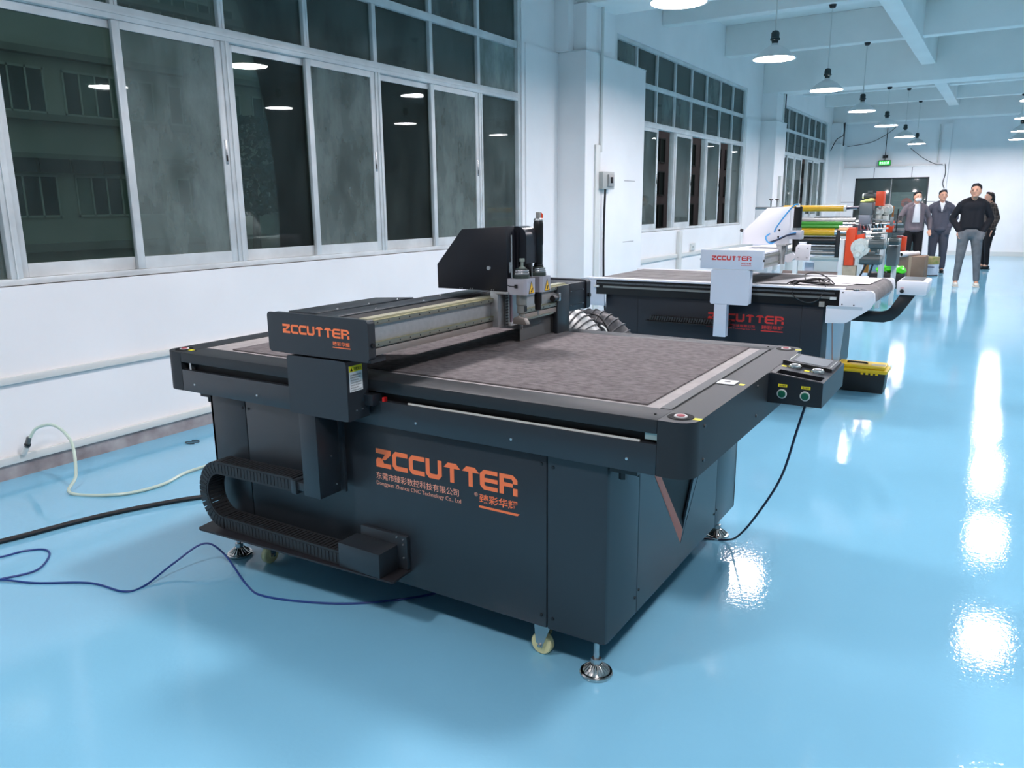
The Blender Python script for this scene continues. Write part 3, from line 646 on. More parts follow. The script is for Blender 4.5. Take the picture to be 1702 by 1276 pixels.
# ---- cable chain on its tray
tray = MB().prism([(1.962,1.653),(1.858,1.645),(1.850,1.652),(1.806,2.61),(1.815,2.625),(1.962,2.645)],'Z',.197,.204).build('chain_tray', mat('tray_black',(34,34,38),.5), mc)
cb = MB().prism([(1.699,.204),(1.889,.204),(1.889,.297),(1.699,.293)],'X',1.846,1.945,bev=.003).build('chain_box', POW, mc)
box('box_flange', POW, mc, 1.945,1.961,1.657,1.87,.206,.330,bev=.002); screws(mc, [(1.945,1.672,.318),(1.945,1.70,.322),(1.945,1.672,.25),(1.945,1.672,.30)],'X',.004)
path = []
zl, zu, yb2 = .232, .460, 2.52; Rb = (zu-zl)/2
ys = 1.895
while ys < yb2: path.append((ys, zl, 0)); ys += .0185
for k in range(18):
    a = math.pi*(k+.5)/18; path.append((yb2+Rb*math.sin(a)*.9, (zl+zu)/2-Rb*math.cos(a), math.atan2(math.sin(a), math.cos(a))))
ys = yb2
while ys > 2.10: path.append((ys, zu+(2.5-ys)*.02, math.pi)); ys -= .0185
ch = box('chain_end', CHAIN, mc, 1.853,1.931,1.886,1.905,.206,.258,bev=.002)
lk = None
for (y,z,a) in path:
    if lk is None:
        mb = MB().box(-.039,-.031,-.0105,.0085,-.026,.026).box(.031,.039,-.0105,.0085,-.026,.026).box(-.031,.031,-.006,.0065,.019,.026).box(-.031,.031,-.006,.0065,-.026,-.019).box(-.041,-.039,-.008,.004,-.018,.018)
        lk = mb.build('chain_link', CHAIN); o = lk
    else: o = lk.copy(); link(o)
    o.parent = ch; o.location = Vector((1.892,y,z))-org(ch); o.rotation_euler = (a,0,0)
# ------------------------------------------------------------------ cables and hoses on the floor
run('air_hose', CLEAR, [(2.10,4.47,.215),(2.135,4.44,.275),(2.19,4.36,.285),(2.21,4.25,.20),(2.12,4.08,.07),(2.04,4.0,.009),(2.16,3.76,.009),(2.36,3.70,.009),(2.60,3.76,.010),(2.95,3.6,.04),(3.2,3.1,.10),(3.2,2.7,.16)], .0085, 'clear air hose looping from the wall fitting across the floor to the dark cutter', 'hose')
hf = empty('hose_fitting', (2.08,4.50,.17), 'small metal hose fitting on the base trunking at the left', 'hose fitting')
MB().cyl((2.075,4.505,.13),(2.088,4.485,.17),.016,.014,12).build('socket', PVC, hf); MB().cyl((2.088,4.485,.17),(2.10,4.47,.225),.014,.013,10).build('coupling', mat('fitting_grey',(110,112,110),.35,.6), hf); MB().cyl((2.090,4.482,.18),(2.093,4.478,.19),.0175,n=8).build('collar', BLK, hf)
run('air_hose', CLEAR, [(3.0,3.1,.25),(2.75,3.25,.16),(2.56,3.36,.08),(2.50,3.30,.012),(2.62,3.15,.01),(2.9,2.9,.02)], .006, 'thin clear hose curled beside the left end of the dark cutter', 'hose')
run('power_cable', BLK, [(1.30,3.76,.012),(1.532,3.661,.012),(1.894,3.573,.012),(2.15,3.47,.012),(2.374,3.333,.012),(2.6,3.1,.012),(2.85,2.75,.012)], .0115, 'thick black power cable on the floor running under the dark cutter', 'cable')
run('network_cable', BLUEC, [(1.34,3.60,.004),(1.46,3.509,.004),(1.545,3.482,.004),(1.60,3.42,.004),(1.576,3.337,.004),(1.47,3.239,.006),(1.355,3.287,.004),(1.30,3.30,.004),(1.349,3.276,.008),(1.413,3.129,.004),(1.525,2.942,.004),(1.552,2.762,.004),(1.622,2.733,.004),(1.76,2.74,.04),(1.88,2.70,.09),(1.90,2.60,.06),(1.837,2.393,.004),(1.81,2.258,.004),(1.88,2.042,.004),(1.98,1.88,.004),(2.157,1.716,.004),(2.4,1.6,.004)], .0042, 'blue network cable snaking over the floor in front of the dark cutter', 'cable', steps=10)
run('console_cable', mat('navy_cable',(22,30,58),.4), [(2.78,.53,.778),(2.80,.56,.66),(2.88,.62,.45),(2.98,.72,.25),(3.10,.82,.09),(3.20,.90,.012),(3.16,1.02,.006),(3.0,1.2,.006)], .0045, 'dark cable hanging from the console down to the rear foot of the dark cutter', 'cable')
run('wire_hook', BLK, [(2.98,4.29,.004),(3.0,4.25,.004),(2.975,4.22,.004),(2.955,4.26,.004),(2.935,4.29,.004),(2.92,4.25,.004),(2.94,4.21,.004)], .0028, 'small black S-shaped bit of wire on the floor by the wall', 'wire')
# ribbed ducts behind the dark cutter
dm = mat('duct_silver',(178,180,178),.4,.4,var=.1,scale=20); db = mat('duct_black',(40,42,46),.5)
def duct(m, ctr, R0, r, n, label):
    root = empty('vacuum_duct', (ctr[0],ctr[1],0), label, 'duct')
    def pt(t):
        if t < 1: return Vector((ctr[0],ctr[1]+R0,.02+(ctr[2]-.02)*t)), Vector((0,0,1))
        if t > 2: return Vector((ctr[0],ctr[1]-R0,ctr[2]-(ctr[2]-.02)*(t-2))), Vector((0,0,-1))
        a = math.pi*(t-1)-math.pi/2
        return Vector((ctr[0],ctr[1]-R0*math.sin(a),ctr[2]+R0*math.cos(a))), Vector((0,-math.cos(a),-math.sin(a)))
    MB().tube([pt(3*k/30)[0] for k in range(31)], r*.88, 16, 2).build('sleeve', m, root)
    for k in range(n):
        p, t = pt(3*(k+.5)/n)
        MB().cyl(p-t*.0035, p+t*.0035, r*.95, n=20).build('duct_ring', mat('ring_dark',(60,62,64),.5) if m is dm else mat('duct_wire',(80,82,84),.4), root)
    return root
duct(dm, (4.15,2.27,.53), .25, .105, 84, 'silver ribbed vacuum duct arching up behind the dark cutter')
duct(db, (4.42,2.17,.48), .24, .10, 60, 'black ribbed vacuum duct arching behind the silver duct')
run('cable', BLK, [(4.3,2.12,.80),(4.3,2.05,.78),(4.3,1.98,.66),(4.3,1.95,.4),(4.3,1.95,.01)], .007, 'thin black cable bending down beside the vacuum ducts', 'cable')
run('cable', PVC, [(4.2,2.0,.75),(4.2,1.96,.70),(4.2,1.98,.5),(4.2,1.97,.01)], .005, 'thin white cable hanging beside the vacuum ducts', 'cable')

# ------------------------------------------------------------------ white conveyor cutter
m2 = empty('conveyor_cutter', (6.2,1.85,0), 'white and black conveyor cutter with red lettering standing behind the dark one', 'machine')
NAVY = mat('navy_powder_coat', (27,33,42), .42)
X0 = 5.75; Yr, Yl = 1.03, 2.70; Zb = .17
box('cabinet', NAVY, m2, X0,6.98,Yr,Yl,Zb,.80, bev=.008)
for y in (1.175,2.42): box('panel_seam', DARK, m2, X0-.0008,X0,y-.0015,y+.0015,Zb+.01,.78)
for x,y in ((5.82,1.1),(5.82,2.62),(6.9,1.1),(6.9,2.62)): foot(m2, x, y, Zb+.01)
# white tapering inlay with orange stripe on the end panel
MB().prism([(5.90,.72),(6.72,.72),(6.52,Zb),(5.98,Zb)],'Y',Yr-.004,Yr).build('end_inlay', GRYP, m2)
MB().prism([(6.02,.72),(6.07,.72),(6.27,Zb+.02),(6.24,Zb)],'Y',Yr-.006,Yr-.004).build('inlay_stripe', mat('copper_stripe',(196,120,96),.4), m2)
# side rails
box('rail_housing', mat('rail_black',(14,15,17),.35), m2, 5.71,5.76,.925,2.765,.752,.862)
box('edge_trim', WHT, m2, 5.695,5.77,.90,2.86,.868,.882, bev=.002)
r1 = box('linear_rail', mat('rail_dark_steel',(100,104,106),.35,.6), m2, 5.70,5.71,.96,2.765,.838,.850)
screws(r1, [(5.70,2.73-.062*k,.844) for k in range(28)],'X',.003,BLK,.0008,'rail_screw')
box('tray_rail', mat('rail_mid_steel',(140,142,138),.35,.6), m2, 5.695,5.71,.99,2.70,.806,.822)
screws(m2, [(5.695,y,.812) for y in (2.18,2.0,1.55)],'X',.003); box('end_bracket', PVC, m2, 5.68,5.70,2.735,2.775,.808,.824); box('end_bracket', PVC, m2, 5.68,5.70,.945,.985,.803,.82)
box('limit_switch', mat('switch_tan',(150,146,138),.4), m2, 5.69,5.71,1.02,1.055,.75,.785)
# left end plate
MB().prism([(2.765,.752),(2.765,.875),(2.90,.875),(2.90,.69),(2.88,.66),(2.69,.66),(2.69,.752)],'X',5.70,5.72,bev=.002).build('end_plate', GRYP, m2)
# right end plates: rounded nose with the tail sweeping down to the cabinet
def nose(x0, x1, m_):
    p = [(.925,.869),(.735,.872)]
    for k in range(7): a = math.radians(90+90*k/6); p.append((.735+.03*math.cos(a), .842+.03*math.sin(a)))
    p += [(.700,.800),(.725,.755),(.775,.715),(.86,.655),(.885,.645),(1.005,.640),(1.005,.757),(.925,.757)]
    return MB().prism(p,'X',x0,x1,bev=.002).build('nose_plate', m_, m2)
n1 = nose(5.685,5.71,WHT); nose(6.76,6.785,WHT)
screws(n1, [(5.685,.905,.855),(5.685,.905,.775),(5.685,.83,.772)],'X',.005,BLK)
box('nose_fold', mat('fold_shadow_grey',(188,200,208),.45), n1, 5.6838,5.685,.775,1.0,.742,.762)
box('latch_clip', STEEL, m2, 5.68,5.705,.80,.84,.872,.880)
# belt
FELT2 = mat('belt_felt', (124,122,122), .9, var=.12, scale=9, c2=(104,102,102))
bp_ = [(2.80,.872),(.79,.872)]
for k in range(9): a = math.radians(90+100*k/8); bp_.append((.79+.075*math.cos(a), .797+.075*math.sin(a)))
bp_ += [(.80,.725),(.96,.715),(2.80,.80)]
MB().prism(bp_,'X',5.77,6.755).build('conveyor_belt', FELT2, m2)
for x in (6.02,6.26,6.5): box('belt_seam', mat('belt_seam_grey',(96,96,98),.9), m2, x,x+.004,1.0,2.78,.8715,.8728)
box('rear_trim', WHT, m2, 6.755,6.79,.90,2.86,.80,.878, bev=.002)
# gantry
wg = box('gantry_end_cover', GRYP, m2, 5.55,5.60,1.42,1.862,.996,1.132, bev=.004)
logo(wg, RED, 5.55, 1.778, 1.497, 1.058, 1.090)
text('company_name', '臻彩华耀', RED, wg, 'X', 5.55, 1.566,1.497,1.032,1.046, bold=.01); box('underline', RED, wg, 5.5492,5.55,1.495,1.568,1.023,1.026)
for y,s in ((1.42,-.008),(1.862,.008)): MB().cyl((5.575,y,1.06),(5.575,y+s,1.06),.008,n=10).build('cover_knob', BLK, wg)
MB().prism(rbox_pts(1.50,1.778,.745,.992,.014),'X',5.55,5.57).box(5.57,5.64,1.505,1.773,.75,.985,bev=.004).build('carriage_cover', GRYP, m2)
box('chain_post', GRYP, m2, 5.55,5.615,1.655,1.745,.508,.75, bev=.003)
MB().box(5.60,6.92,1.44,1.60,1.00,1.095,bev=.002).build('beam', SIL, m2)
for z in (1.075,1.018): box('guide_rail', RAIL, m2, 5.60,6.9,1.43,1.44,z,z+.012)
MB().prism([(5.60,1.44),(5.60,1.86),(6.35,1.80),(6.90,1.60),(6.90,1.44)],'Z',1.098,1.112,bev=.002).build('beam_cover', WHT, m2)
box('beam_rear_cover', WHT, m2, 5.62,6.88,1.60,1.78,.99,1.10, bev=.003)
box('gantry_end_cover', GRYP, m2, 6.90,6.95,1.42,1.86,.99,1.13, bev=.004)
# white head
h2 = MB().prism([(1.395,1.150),(1.745,1.142),(1.745,1.237),(1.568,1.416),(1.400,1.424)],'X',6.18,6.20,bev=.001).build('head_hood', WHT, m2)
MB().prism([(1.42,1.15),(1.73,1.15),(1.73,1.235),(1.56,1.404),(1.42,1.41)],'X',6.20,6.42).build('hood_body', WHT, h2)
screws(h2, [(6.18,1.47,1.25),(6.18,1.475,1.20)],'X',.008,BLK); MB().cyl((6.18,1.745,1.245),(6.18,1.765,1.25),.012,n=8).build('hood_knob', BLK, h2)
MB().tube([(6.16,1.50,1.235),(6.15,1.49,1.265),(6.15,1.445,1.335),(6.16,1.40,1.40),(6.16,1.365,1.435),(6.18,1.345,1.44)],.0055,8).build('air_tube', mat('sky_blue_tube',(60,150,210),.3), h2)
MB().tube([(6.165,1.535,1.225),(6.15,1.56,1.20),(6.15,1.545,1.165),(6.15,1.51,1.155),(6.15,1.46,1.19),(6.16,1.38,1.225),(6.17,1.345,1.235)],.0055,8).build('air_tube', MATS['sky_blue_tube'], h2)
MB().tube([(6.16,1.53,1.16),(6.14,1.46,1.185),(6.14,1.40,1.215),(6.15,1.34,1.225)],.007,8).build('signal_cable', mat('cable_navy',(20,34,60),.4), h2)
for x,y in ((6.19,1.345),): MB().cyl((x,y,1.42),(x,y,1.445),.012,n=10).build('tube_fitting', PVC, h2)
MB().lathe((6.215,1.35,1.26), [(0,0),(.030,0),(.030,.16),(.026,.165),(0,.165)],16).build('spindle_motor', MATS['motor_black'], m2)
box('motor_block', mat('block_silver',(196,198,206),.35,.4), m2, 6.175,6.25,1.305,1.395,1.185,1.25,bev=.003); MB().lathe((6.215,1.35,1.25), [(0,0),(.034,0),(.034,.018),(0,.018)],16).build('clamp_ring', STEEL, m2)
MB().cyl((6.215,1.352,1.185),(6.215,1.352,1.09),.026,.022,14).build('milling_spindle', BLK, m2)
box('slide_bar', SIL, m2, 6.08,6.15,1.42,1.46,1.005,1.14,bev=.002); box('slide_back', STEEL, m2, 6.15,6.23,1.41,1.45,1.0,1.145,bev=.002); box('head_shelf', SIL, m2, 6.07,6.25,1.39,1.46,1.14,1.152)
wp = MB().prism([(1.225,1.035),(1.325,1.035),(1.325,1.13),(1.31,1.15),(1.222,1.15)],'X',6.10,6.13,bev=.002).build('tool_plate', WHT, m2)
screws(wp, [(6.10,y,z) for y in (1.24,1.305) for z in (1.055,1.125)],'X',.004,STEEL)
MB().prism([(1.32,1.06),(1.36,1.02),(1.40,1.02),(1.40,1.07),(1.345,1.09)],'X',6.11,6.13).build('tool_arm', WHT, m2)
for y in (1.575,1.53):
    MB().cyl((6.30,y,1.40),(6.30,y,1.47),.006,n=8).build('hood_stud', STEEL, m2); MB().lathe((6.30,y,1.47), [(0,.014),(.018,.012),(.008,0),(0,0)],10).build('hood_stud_knob', BLK, m2)
# cable chain seen under the rail
c2h = box('chain_tray', DARK, m2, 5.66,5.75,1.66,2.32,.565,.572)
c2l = None
for k in range(32):
    if c2l is None: c2l = MB().box(-.03,.03,-.008,.006,-.018,.018).build('chain_link', CHAIN); o = c2l
    else: o = c2l.copy(); link(o)
    o.parent = c2h; o.location = Vector((5.71,1.68+.0195*k,.592))-org(c2h); o.rotation_euler=(.35,0,0)
logo(m2, RED, X0, 1.85, 1.295, .598, .656)
text('company_name', '东莞市臻彩数控科技有限公司', RED, m2, 'X', X0, 1.86,1.50,.560,.580, bold=.006); text('company_name', 'Dongguan Zhencai CNC Technology Co., Ltd', RED, m2, 'X', X0, 1.86,1.495,.540,.553, bold=.002)
text('company_name', '臻彩华耀', RED, m2, 'X', X0, 1.45,1.297,.555,.585, bold=.012); box('underline', RED, m2, X0-.001,X0,1.297,1.452,.540,.547)
# side console on its curved arm
arm = [(1.03,.57)]
ap = [(1.03,.68),(.79,.676),(.72,.674),(.68,.688),(.655,.715),(.60,.815),(.50,.815),(.59,.665),(.63,.625),(.69,.605),(.76,.603),(1.03,.603)]
MB().prism(ap,'X',6.15,6.24,bev=.004).build('console_arm', mat('arm_black',(28,30,33),.4), m2)
c2 = MB().prism([(.435,.815),(.62,.815),(.625,.90),(.61,.915),(.445,.915),(.425,.905)],'X',6.10,6.42,bev=.006).build('console', WHT, m2)
MB().lathe((6.10,.587,.84), [(0,-.012),(.012,-.012),(.014,0),(0,0)],16,'X').build('console_lock', BLK, c2); box('console_label', RED, c2, 6.099,6.10,.577,.598,.862,.865)
box('console_tray', mat('tray_grey',(70,74,76),.4), c2, 6.13,6.40,.46,.60,.915,.919)
# things lying on the conveyor cutter
sh = MB()
for (p,z) in ((((5.90,1.55),(5.98,.93),(6.42,.80),(6.72,.84),(6.60,1.30),(6.35,1.38)),.8745),(((6.05,1.20),(6.12,.80),(6.62,.78),(6.70,1.10)),.878)):
    sh.prism(p,'Z',z,z+.0012)
tag(sh.build('paper_sheets', PAPER), 'loose white paper sheets lying on the belt of the white cutter', 'paper')
random.seed(3)
cp = []
for k in range(70):
    a = k*.62; R1 = .10+.03*math.sin(k*.37)+.012*random.random(); 
    cp.append((5.88+.10*math.sin(a)*1.0+.01*math.sin(k), 1.16+R1*1.1*math.cos(a)+.015*math.sin(k*.21), .884+.006*(k%5)+.012*max(0,math.sin(a*.5))))
cc = MB().tube(cp,.0042,6,4); cc.tube([(5.80,1.20,.884),(5.74,1.24,.885),(5.69,1.23,.82),(5.685,1.14,.775),(5.69,1.06,.80),(5.74,1.03,.886),(5.86,1.07,.886)],.0042,6); cc.tube([(5.95,1.20,.888),(6.0,1.22,.94),(6.0,1.15,.955),(5.95,1.06,.93),(5.9,1.0,.89)],.0042,6)
tag(cc.build('cable_coil', BLK), 'black cable coiled loosely on the near edge of the white cutter belt', 'cable')
# ------------------------------------------------------------------ tool box
tb = empty('tool_box', (6.55,.86,0), 'black tool box with a yellow lid on the floor beside the white cutter', 'tool box')
YP = mat('yellow_plastic',(244,204,26),.35); tz = .155
MB().prism([(.690,0),(1.09,0),(1.10,tz),(.680,tz)],'X',6.50,6.70,bev=.006).build('tub', mat('tub_black',(26,30,32),.4), tb)
MB().box(6.488,6.712,.668,1.112,tz,tz+.03,bev=.008).box(6.50,6.70,.685,1.095,tz+.03,tz+.058,bev=.012).build('lid', YP, tb)
box('handle_well', mat('well_ochre',(190,150,20),.5), tb, 6.565,6.635,.82,.97,tz+.058,tz+.0595)
MB().tube([(6.58,.825,tz+.060),(6.56,.84,tz+.070),(6.56,.95,tz+.070),(6.58,.965,tz+.060)],.007,8).build('handle', BLK, tb)
for y in (.74,.775,.81,.845,1.06): box('rib', YP, tb, 6.483,6.49,y-.010,y+.010,tz-.012,tz+.008,bev=.002)
box('lid_label', mat('lid_label_grey',(170,165,140),.5), tb, 6.53,6.60,.69,.79,tz+.058,tz+.0588)
# ------------------------------------------------------------------ orange slitting machine
s = empty('slitting_machine', (11.6,2.2,0), 'roll slitting machine with orange guards, yellow and green rollers on a white frame', 'machine')
GF = mat('frame_white',(216,222,222),.45); MG = mat('motor_grey',(74,84,84),.4); GH = mat('housing_grey',(112,118,120),.4,.2); DISC = mat('cast_white',(206,212,206),.45,var=.12,scale=30)
YR = mat('yellow_roller',(206,158,20),.3); GR = mat('green_roller',(66,150,50),.3); RG = mat('roller_grey',(128,132,132),.35,.4)
for (x,y,z1) in ((11.0,2.385,.86),(11.0,1.81,.985),(12.5,1.50,1.13),(12.5,2.9,1.13),(11.0,3.05,.86)): box('post', GF, s, x,x+.06,y-.03,y+.03,0,z1,bev=.003)
for z in (.70,.10): box('cross_bar', mat('bar_grey_green',(150,166,166),.4,.3), s, 11.0,11.05,1.84,3.02,z,z+.05,bev=.003)
for y in (1.81,2.95): box('long_bar', GF, s, 11.06,12.5,y-.025,y+.025,.70,.75,bev=.003); box('long_bar', GF, s, 11.06,12.5,y-.025,y+.025,.10,.15,bev=.003)
box('side_plate', BLK, s, 11.05,12.1,2.62,2.66,.70,1.30); box('side_plate', BLK, s, 11.02,11.06,1.85,1.90,.72,1.10,bev=.003)
box('side_plate', mat('side_plate_grey',(92,98,98),.45), s, 11.12,12.3,1.72,1.745,.72,1.16,bev=.003)
def roll(x,z,y0,y1,r,m_,name='roller',shaft=True,ends=None):
    o = MB().cyl((x,y0,z),(x,y1,z),r,n=20).build(name, m_, s)
    if shaft: MB().cyl((x,y0-.16,z),(x,y1+.05,z),r*.45,n=10).build('shaft', STEEL, o)
    if ends: MB().cyl((x,y0-.03,z),(x,y0,z),r*1.02,n=20).build('roller_end', ends, o)
roll(11.1,1.378,1.84,2.60,.040,YR,ends=PVC); roll(11.1,1.185,1.84,2.60,.024,GR); roll(11.08,1.145,1.88,2.60,.026,GR); roll(11.05,1.075,1.92,2.60,.047,YR,ends=STEEL)
roll(11.1,.96,1.86,2.60,.055,BLK); roll(11.15,.86,1.90,2.60,.03,RG); roll(11.1,.80,1.86,2.60,.025,RG); roll(11.3,.45,1.86,2.60,.09,mat('dark_web',(120,108,104),.6)); roll(11.5,.25,1.86,2.60,.07,RG)
roll(11.5,1.20,1.75,2.60,.05,RG); roll(11.9,1.05,1.75,2.60,.06,mat('kraft',(190,150,110),.7))
MB().cyl((11.1,2.60,1.385),(11.1,2.98,1.385),.018,n=8).build('shaft_end', MATS['roller_grey'], s); MB().cyl((11.1,1.84,1.378),(11.1,1.66,1.385),.020,n=12).build('shaft_end', mat('shaft_blue_black',(30,34,60),.3), s)
MB().prism([(1.655,.655),(1.765,.655),(1.765,1.09),(1.74,1.135),(1.655,1.135)],'X',10.96,11.10,bev=.004).build('belt_guard', ORANGE, s)
MB().prism([(1.56,.93),(1.655,.93),(1.655,1.04),(1.56,1.06)],'X',11.0,11.10,bev=.004).build('belt_guard', ORANGE, s)
box('hopper', GH, s, 11.2,11.45,1.52,1.67,1.29,1.445,bev=.004); MB().prism([(1.535,1.17),(1.66,1.17),(1.672,1.29),(1.535,1.29)],'X',11.18,11.45,bev=.004).build('hopper_door', mat('door_grey',(140,146,156),.35,.2), s)
box('counter_box', mat('box_slate',(84,90,108),.4), s, 11.15,11.3,1.56,1.66,1.09,1.165,bev=.004)
def motor(x,y0,y1,z,r,m_=MG):
    o = MB().cyl((x,y0,z),(x,y1,z),r,n=18).build('motor', m_, s)
    L_ = y1-y0
    MB().cyl((x,y0-.025,z),(x,y0,z),r*.8,r*.95,18).build('end_bell', mat('bell_grey',(120,130,130),.4), o); MB().cyl((x,y1,z),(x,y1+.02,z),r*.95,r*.8,18).build('end_bell', DISC, o)
    for k in range(10):
        a = 2*math.pi*k/10; c_, s_ = math.cos(a)*r, math.sin(a)*r
        MB().box(x+c_-.004,x+c_+.004,y0+.02,y1-.02,z+s_-.004,z+s_+.004).build('cooling_fin', m_, o)
    box('terminal_box', m_, o, x-.03,x+.03,y0+L_*.3,y0+L_*.7,z+r,z+r+.03)
motor(11.3,1.50,1.64,1.53,.038); box('gear_guard', ORANGE, s, 11.2,11.4,1.395,1.485,1.405,1.585,bev=.004)
motor(11.0,1.31,1.49,.93,.066); motor(11.0,1.34,1.58,.735,.066); motor(11.9,1.24,1.36,.93,.05)
def brake(x,y,z,r,w,ax='X'):
    o = MB().lathe((x,y,z), [(0,-w/2),(r*.5,-w/2),(r*.55,-w*.3),(r,-w*.25),(r,w*.25),(r*.55,w*.3),(r*.5,w/2),(0,w/2)],20,ax).build('brake_disc', DISC, s)
    for k in range(10): a=2*math.pi*k/10; MB().cyl((x-w*.42,y+.75*r*math.cos(a),z+.75*r*math.sin(a)),(x+w*.42,y+.75*r*math.cos(a),z+.75*r*math.sin(a)),r*.07,n=6).build('brake_lug', DISC, o)
brake(11.4,1.46,1.33,.055,.12); brake(11.5,1.375,1.355,.07,.12); brake(10.98,1.585,.885,.115,.10); brake(10.95,1.60,.80,.06,.08)
for y in (1.46,1.375): box('brake_bracket', DISC, s, 11.36,11.5,y-.03,y+.03,1.19,1.28,bev=.003)
box('control_panel', mat('panel_dark',(40,46,48),.4), s, 11.3,11.5,1.33,1.52,1.16,1.19); MB().cyl((11.3,1.31,1.21),(11.3,1.55,1.24),.010,n=8).build('tie_rod', STEEL, s)
for z,y0,y1,x in ((1.185,1.29,1.46,11.2),(1.125,1.30,1.50,11.15),(1.07,1.30,1.55,11.1),(1.02,1.34,1.60,11.1)): MB().cyl((x,y0,z),(x,y1,z-.012),.014,n=10).build('tie_rod', CHROME, s)
random.seed(5)
for k in range(14): MB().cyl((11.15,1.36+.02*k,1.10+.02*random.random()),(11.13,1.37+.02*k,1.155+.03*random.random()),.008,n=8).build('valve', STEEL if k%2 else BLK, s)
box('rear_guard', ORANGE, s, 12.0,12.15,1.345,1.43,1.04,1.20,bev=.004); MB().cyl((12.0,1.20,1.07),(12.0,1.34,1.065),.035,n=14).build('air_cylinder', mat('cylinder_grey',(120,122,124),.3,.6), s); MB().cyl((12.0,1.22,1.155),(12.0,1.36,1.155),.012,n=8).build('tie_rod', STEEL, s)
box('rear_guard', ORANGE, s, 12.0,12.1,1.165,1.225,.80,.99,bev=.004); box('rear_guard', mat('guard_red',(200,90,90),.4), s, 12.0,12.1,1.21,1.30,.975,1.0)
box('post', GF, s, 11.95,12.05,1.425,1.475,0,1.03,bev=.003); box('post', GF, s, 12.42,12.48,1.30,1.36,0,.60,bev=.003); MB().prism([(1.47,.86),(1.50,.80),(1.70,.965),(1.66,1.0)],'X',12.0,12.04).build('brace', GF, s)
box('cabinet', mat('cab_grey',(98,106,106),.5), s, 12.1,12.5,1.275,1.40,.58,.86,bev=.004); box('guard_post', mat('orange_yellow',(230,140,50),.5), s, 11.2,11.24,1.50,1.56,.55,.90)
MB().cyl((11.6,1.315,1.25),(11.6,1.315,1.40),.012,n=10).build('handle', mat('brown_grip',(150,96,40),.5), s); MB().box(11.58,11.62,1.30,1.34,1.14,1.26).build('handle_block', STEEL, s); MB().cyl((11.8,1.28,1.06),(11.8,1.275,1.36),.008,n=8).build('antenna_rod', BLK, s)
box('wood_block', mat('plywood',(176,162,140),.8,var=.1,scale=20), s, 10.98,11.10,1.62,1.78,.45,.65)
MB().tube([(10.98,1.50,.68),(10.97,1.55,.55),(11.0,1.60,.45)],.012,8).build('motor_cable', BLK, s); MB().tube([(10.98,1.42,.68),(10.97,1.46,.52),(11.0,1.52,.40)],.012,8).build('motor_cable', BLK, s)
box('web_panel', mat('web_pale',(196,206,222),.6), s, 11.3,11.32,1.93,2.10,.75,.86); box('web_panel', mat('web_pale',(196,206,222),.6), s, 11.3,11.32,2.20,2.32,.48,.66)
tag(MB().ell((11.3,1.58,1.468),(.10,.07,.025),2).ell((11.28,1.62,1.46),(.06,.06,.02),2).ell((11.28,1.54,1.478),(.06,.05,.028),2).build('work_gloves', mat('glove_lime',(214,222,130),.9,var=.2,scale=18)), 'crumpled yellow green work gloves on top of the grey hopper', 'gloves')
# things behind the slitter
pl = empty('branch_plant', (16.0,3.5,0), 'bare twiggy plant in a pale pot behind the yellow roller', 'plant')
MB().lathe((16.0,3.5,.0), [(0,0),(.16,0),(.2,.62),(.19,.62),(.17,.55),(0,.55)],18).build('pot', PVC, pl)
random.seed(11)
for k in range(16):
    a = random.random()*6.28; rr = .08+.16*random.random(); z = .95+.35*random.random()
    tw = MB().tube([(16.0,3.5,.55),(16+rr*.4*math.cos(a),3.5+rr*.4*math.sin(a),.8),(16+rr*math.cos(a),3.5+rr*math.sin(a),z)],.012,5,4)
    tw.tube([(16+rr*.6*math.cos(a),3.5+rr*.6*math.sin(a),.9),(16+rr*.6*math.cos(a+.5)+.05,3.5+rr*.6*math.sin(a+.5),z)],.008,5,4).build('twig', mat('twig_bark',(150,142,122),.8), pl)
cbn = empty('storage_cabinet', (17.2,3.2,0), 'low white cabinet with a dark top behind the green rollers', 'cabinet')
box('body', WHT, cbn, 17.0,17.5,2.35,3.35,0,1.08,bev=.005); box('top', mat('cab_top_dark',(60,62,64),.5), cbn, 16.98,17.52,2.75,3.37,1.08,1.17,bev=.004); box('door', PVC, cbn, 16.985,17.0,2.4,2.84,.06,1.05,bev=.004); box('door', PVC, cbn, 16.985,17.0,2.86,3.3,.06,1.05,bev=.004)
bx = empty('cardboard_box', (17.2,1.55,0), 'brown cardboard box on the floor with white tubes on top', 'box', rz=0)
box('carton', CARD, bx, 17.0,17.5,1.29,1.80,0,.425,bev=.004)
box('flap', mat('card_light',(178,158,140),.85), bx, 17.48,17.51,1.27,1.33,0,.43); box('tape', mat('tape_tan',(168,146,122),.4), bx, 16.999,17.0,1.52,1.57,0,.425)
tb_names = ['leftmost','middle','rightmost']
for k,y in enumerate((1.765,1.675,1.575)):
    t = empty('paper_tube', (17.1,y,.465), 'white paper tube on the cardboard box, %s of the three open ends' % tb_names[k], 'tube', 'white tubes on the cardboard box')
    MB().lathe((17.1,y,.465), [(.042,-.35),(.042,.35),(.036,.35),(.036,-.35)],20,'X',closed=True).build('tube_wall', PAPER, t)
    MB().lathe((17.11,y,.465), [(0,-.30),(.0355,-.30),(.0355,-.29),(0,-.29)],16,'X').build('tube_core', mat('core_red',(60,30,34),.8) if k==0 else mat('core_dark',(50,60,52),.8), t)
    t.rotation_euler = (0,0,-.35)
bu = empty('paint_bucket', (17.9,1.22,0), 'white pail with a green patterned top on the floor beside the cardboard box', 'bucket')
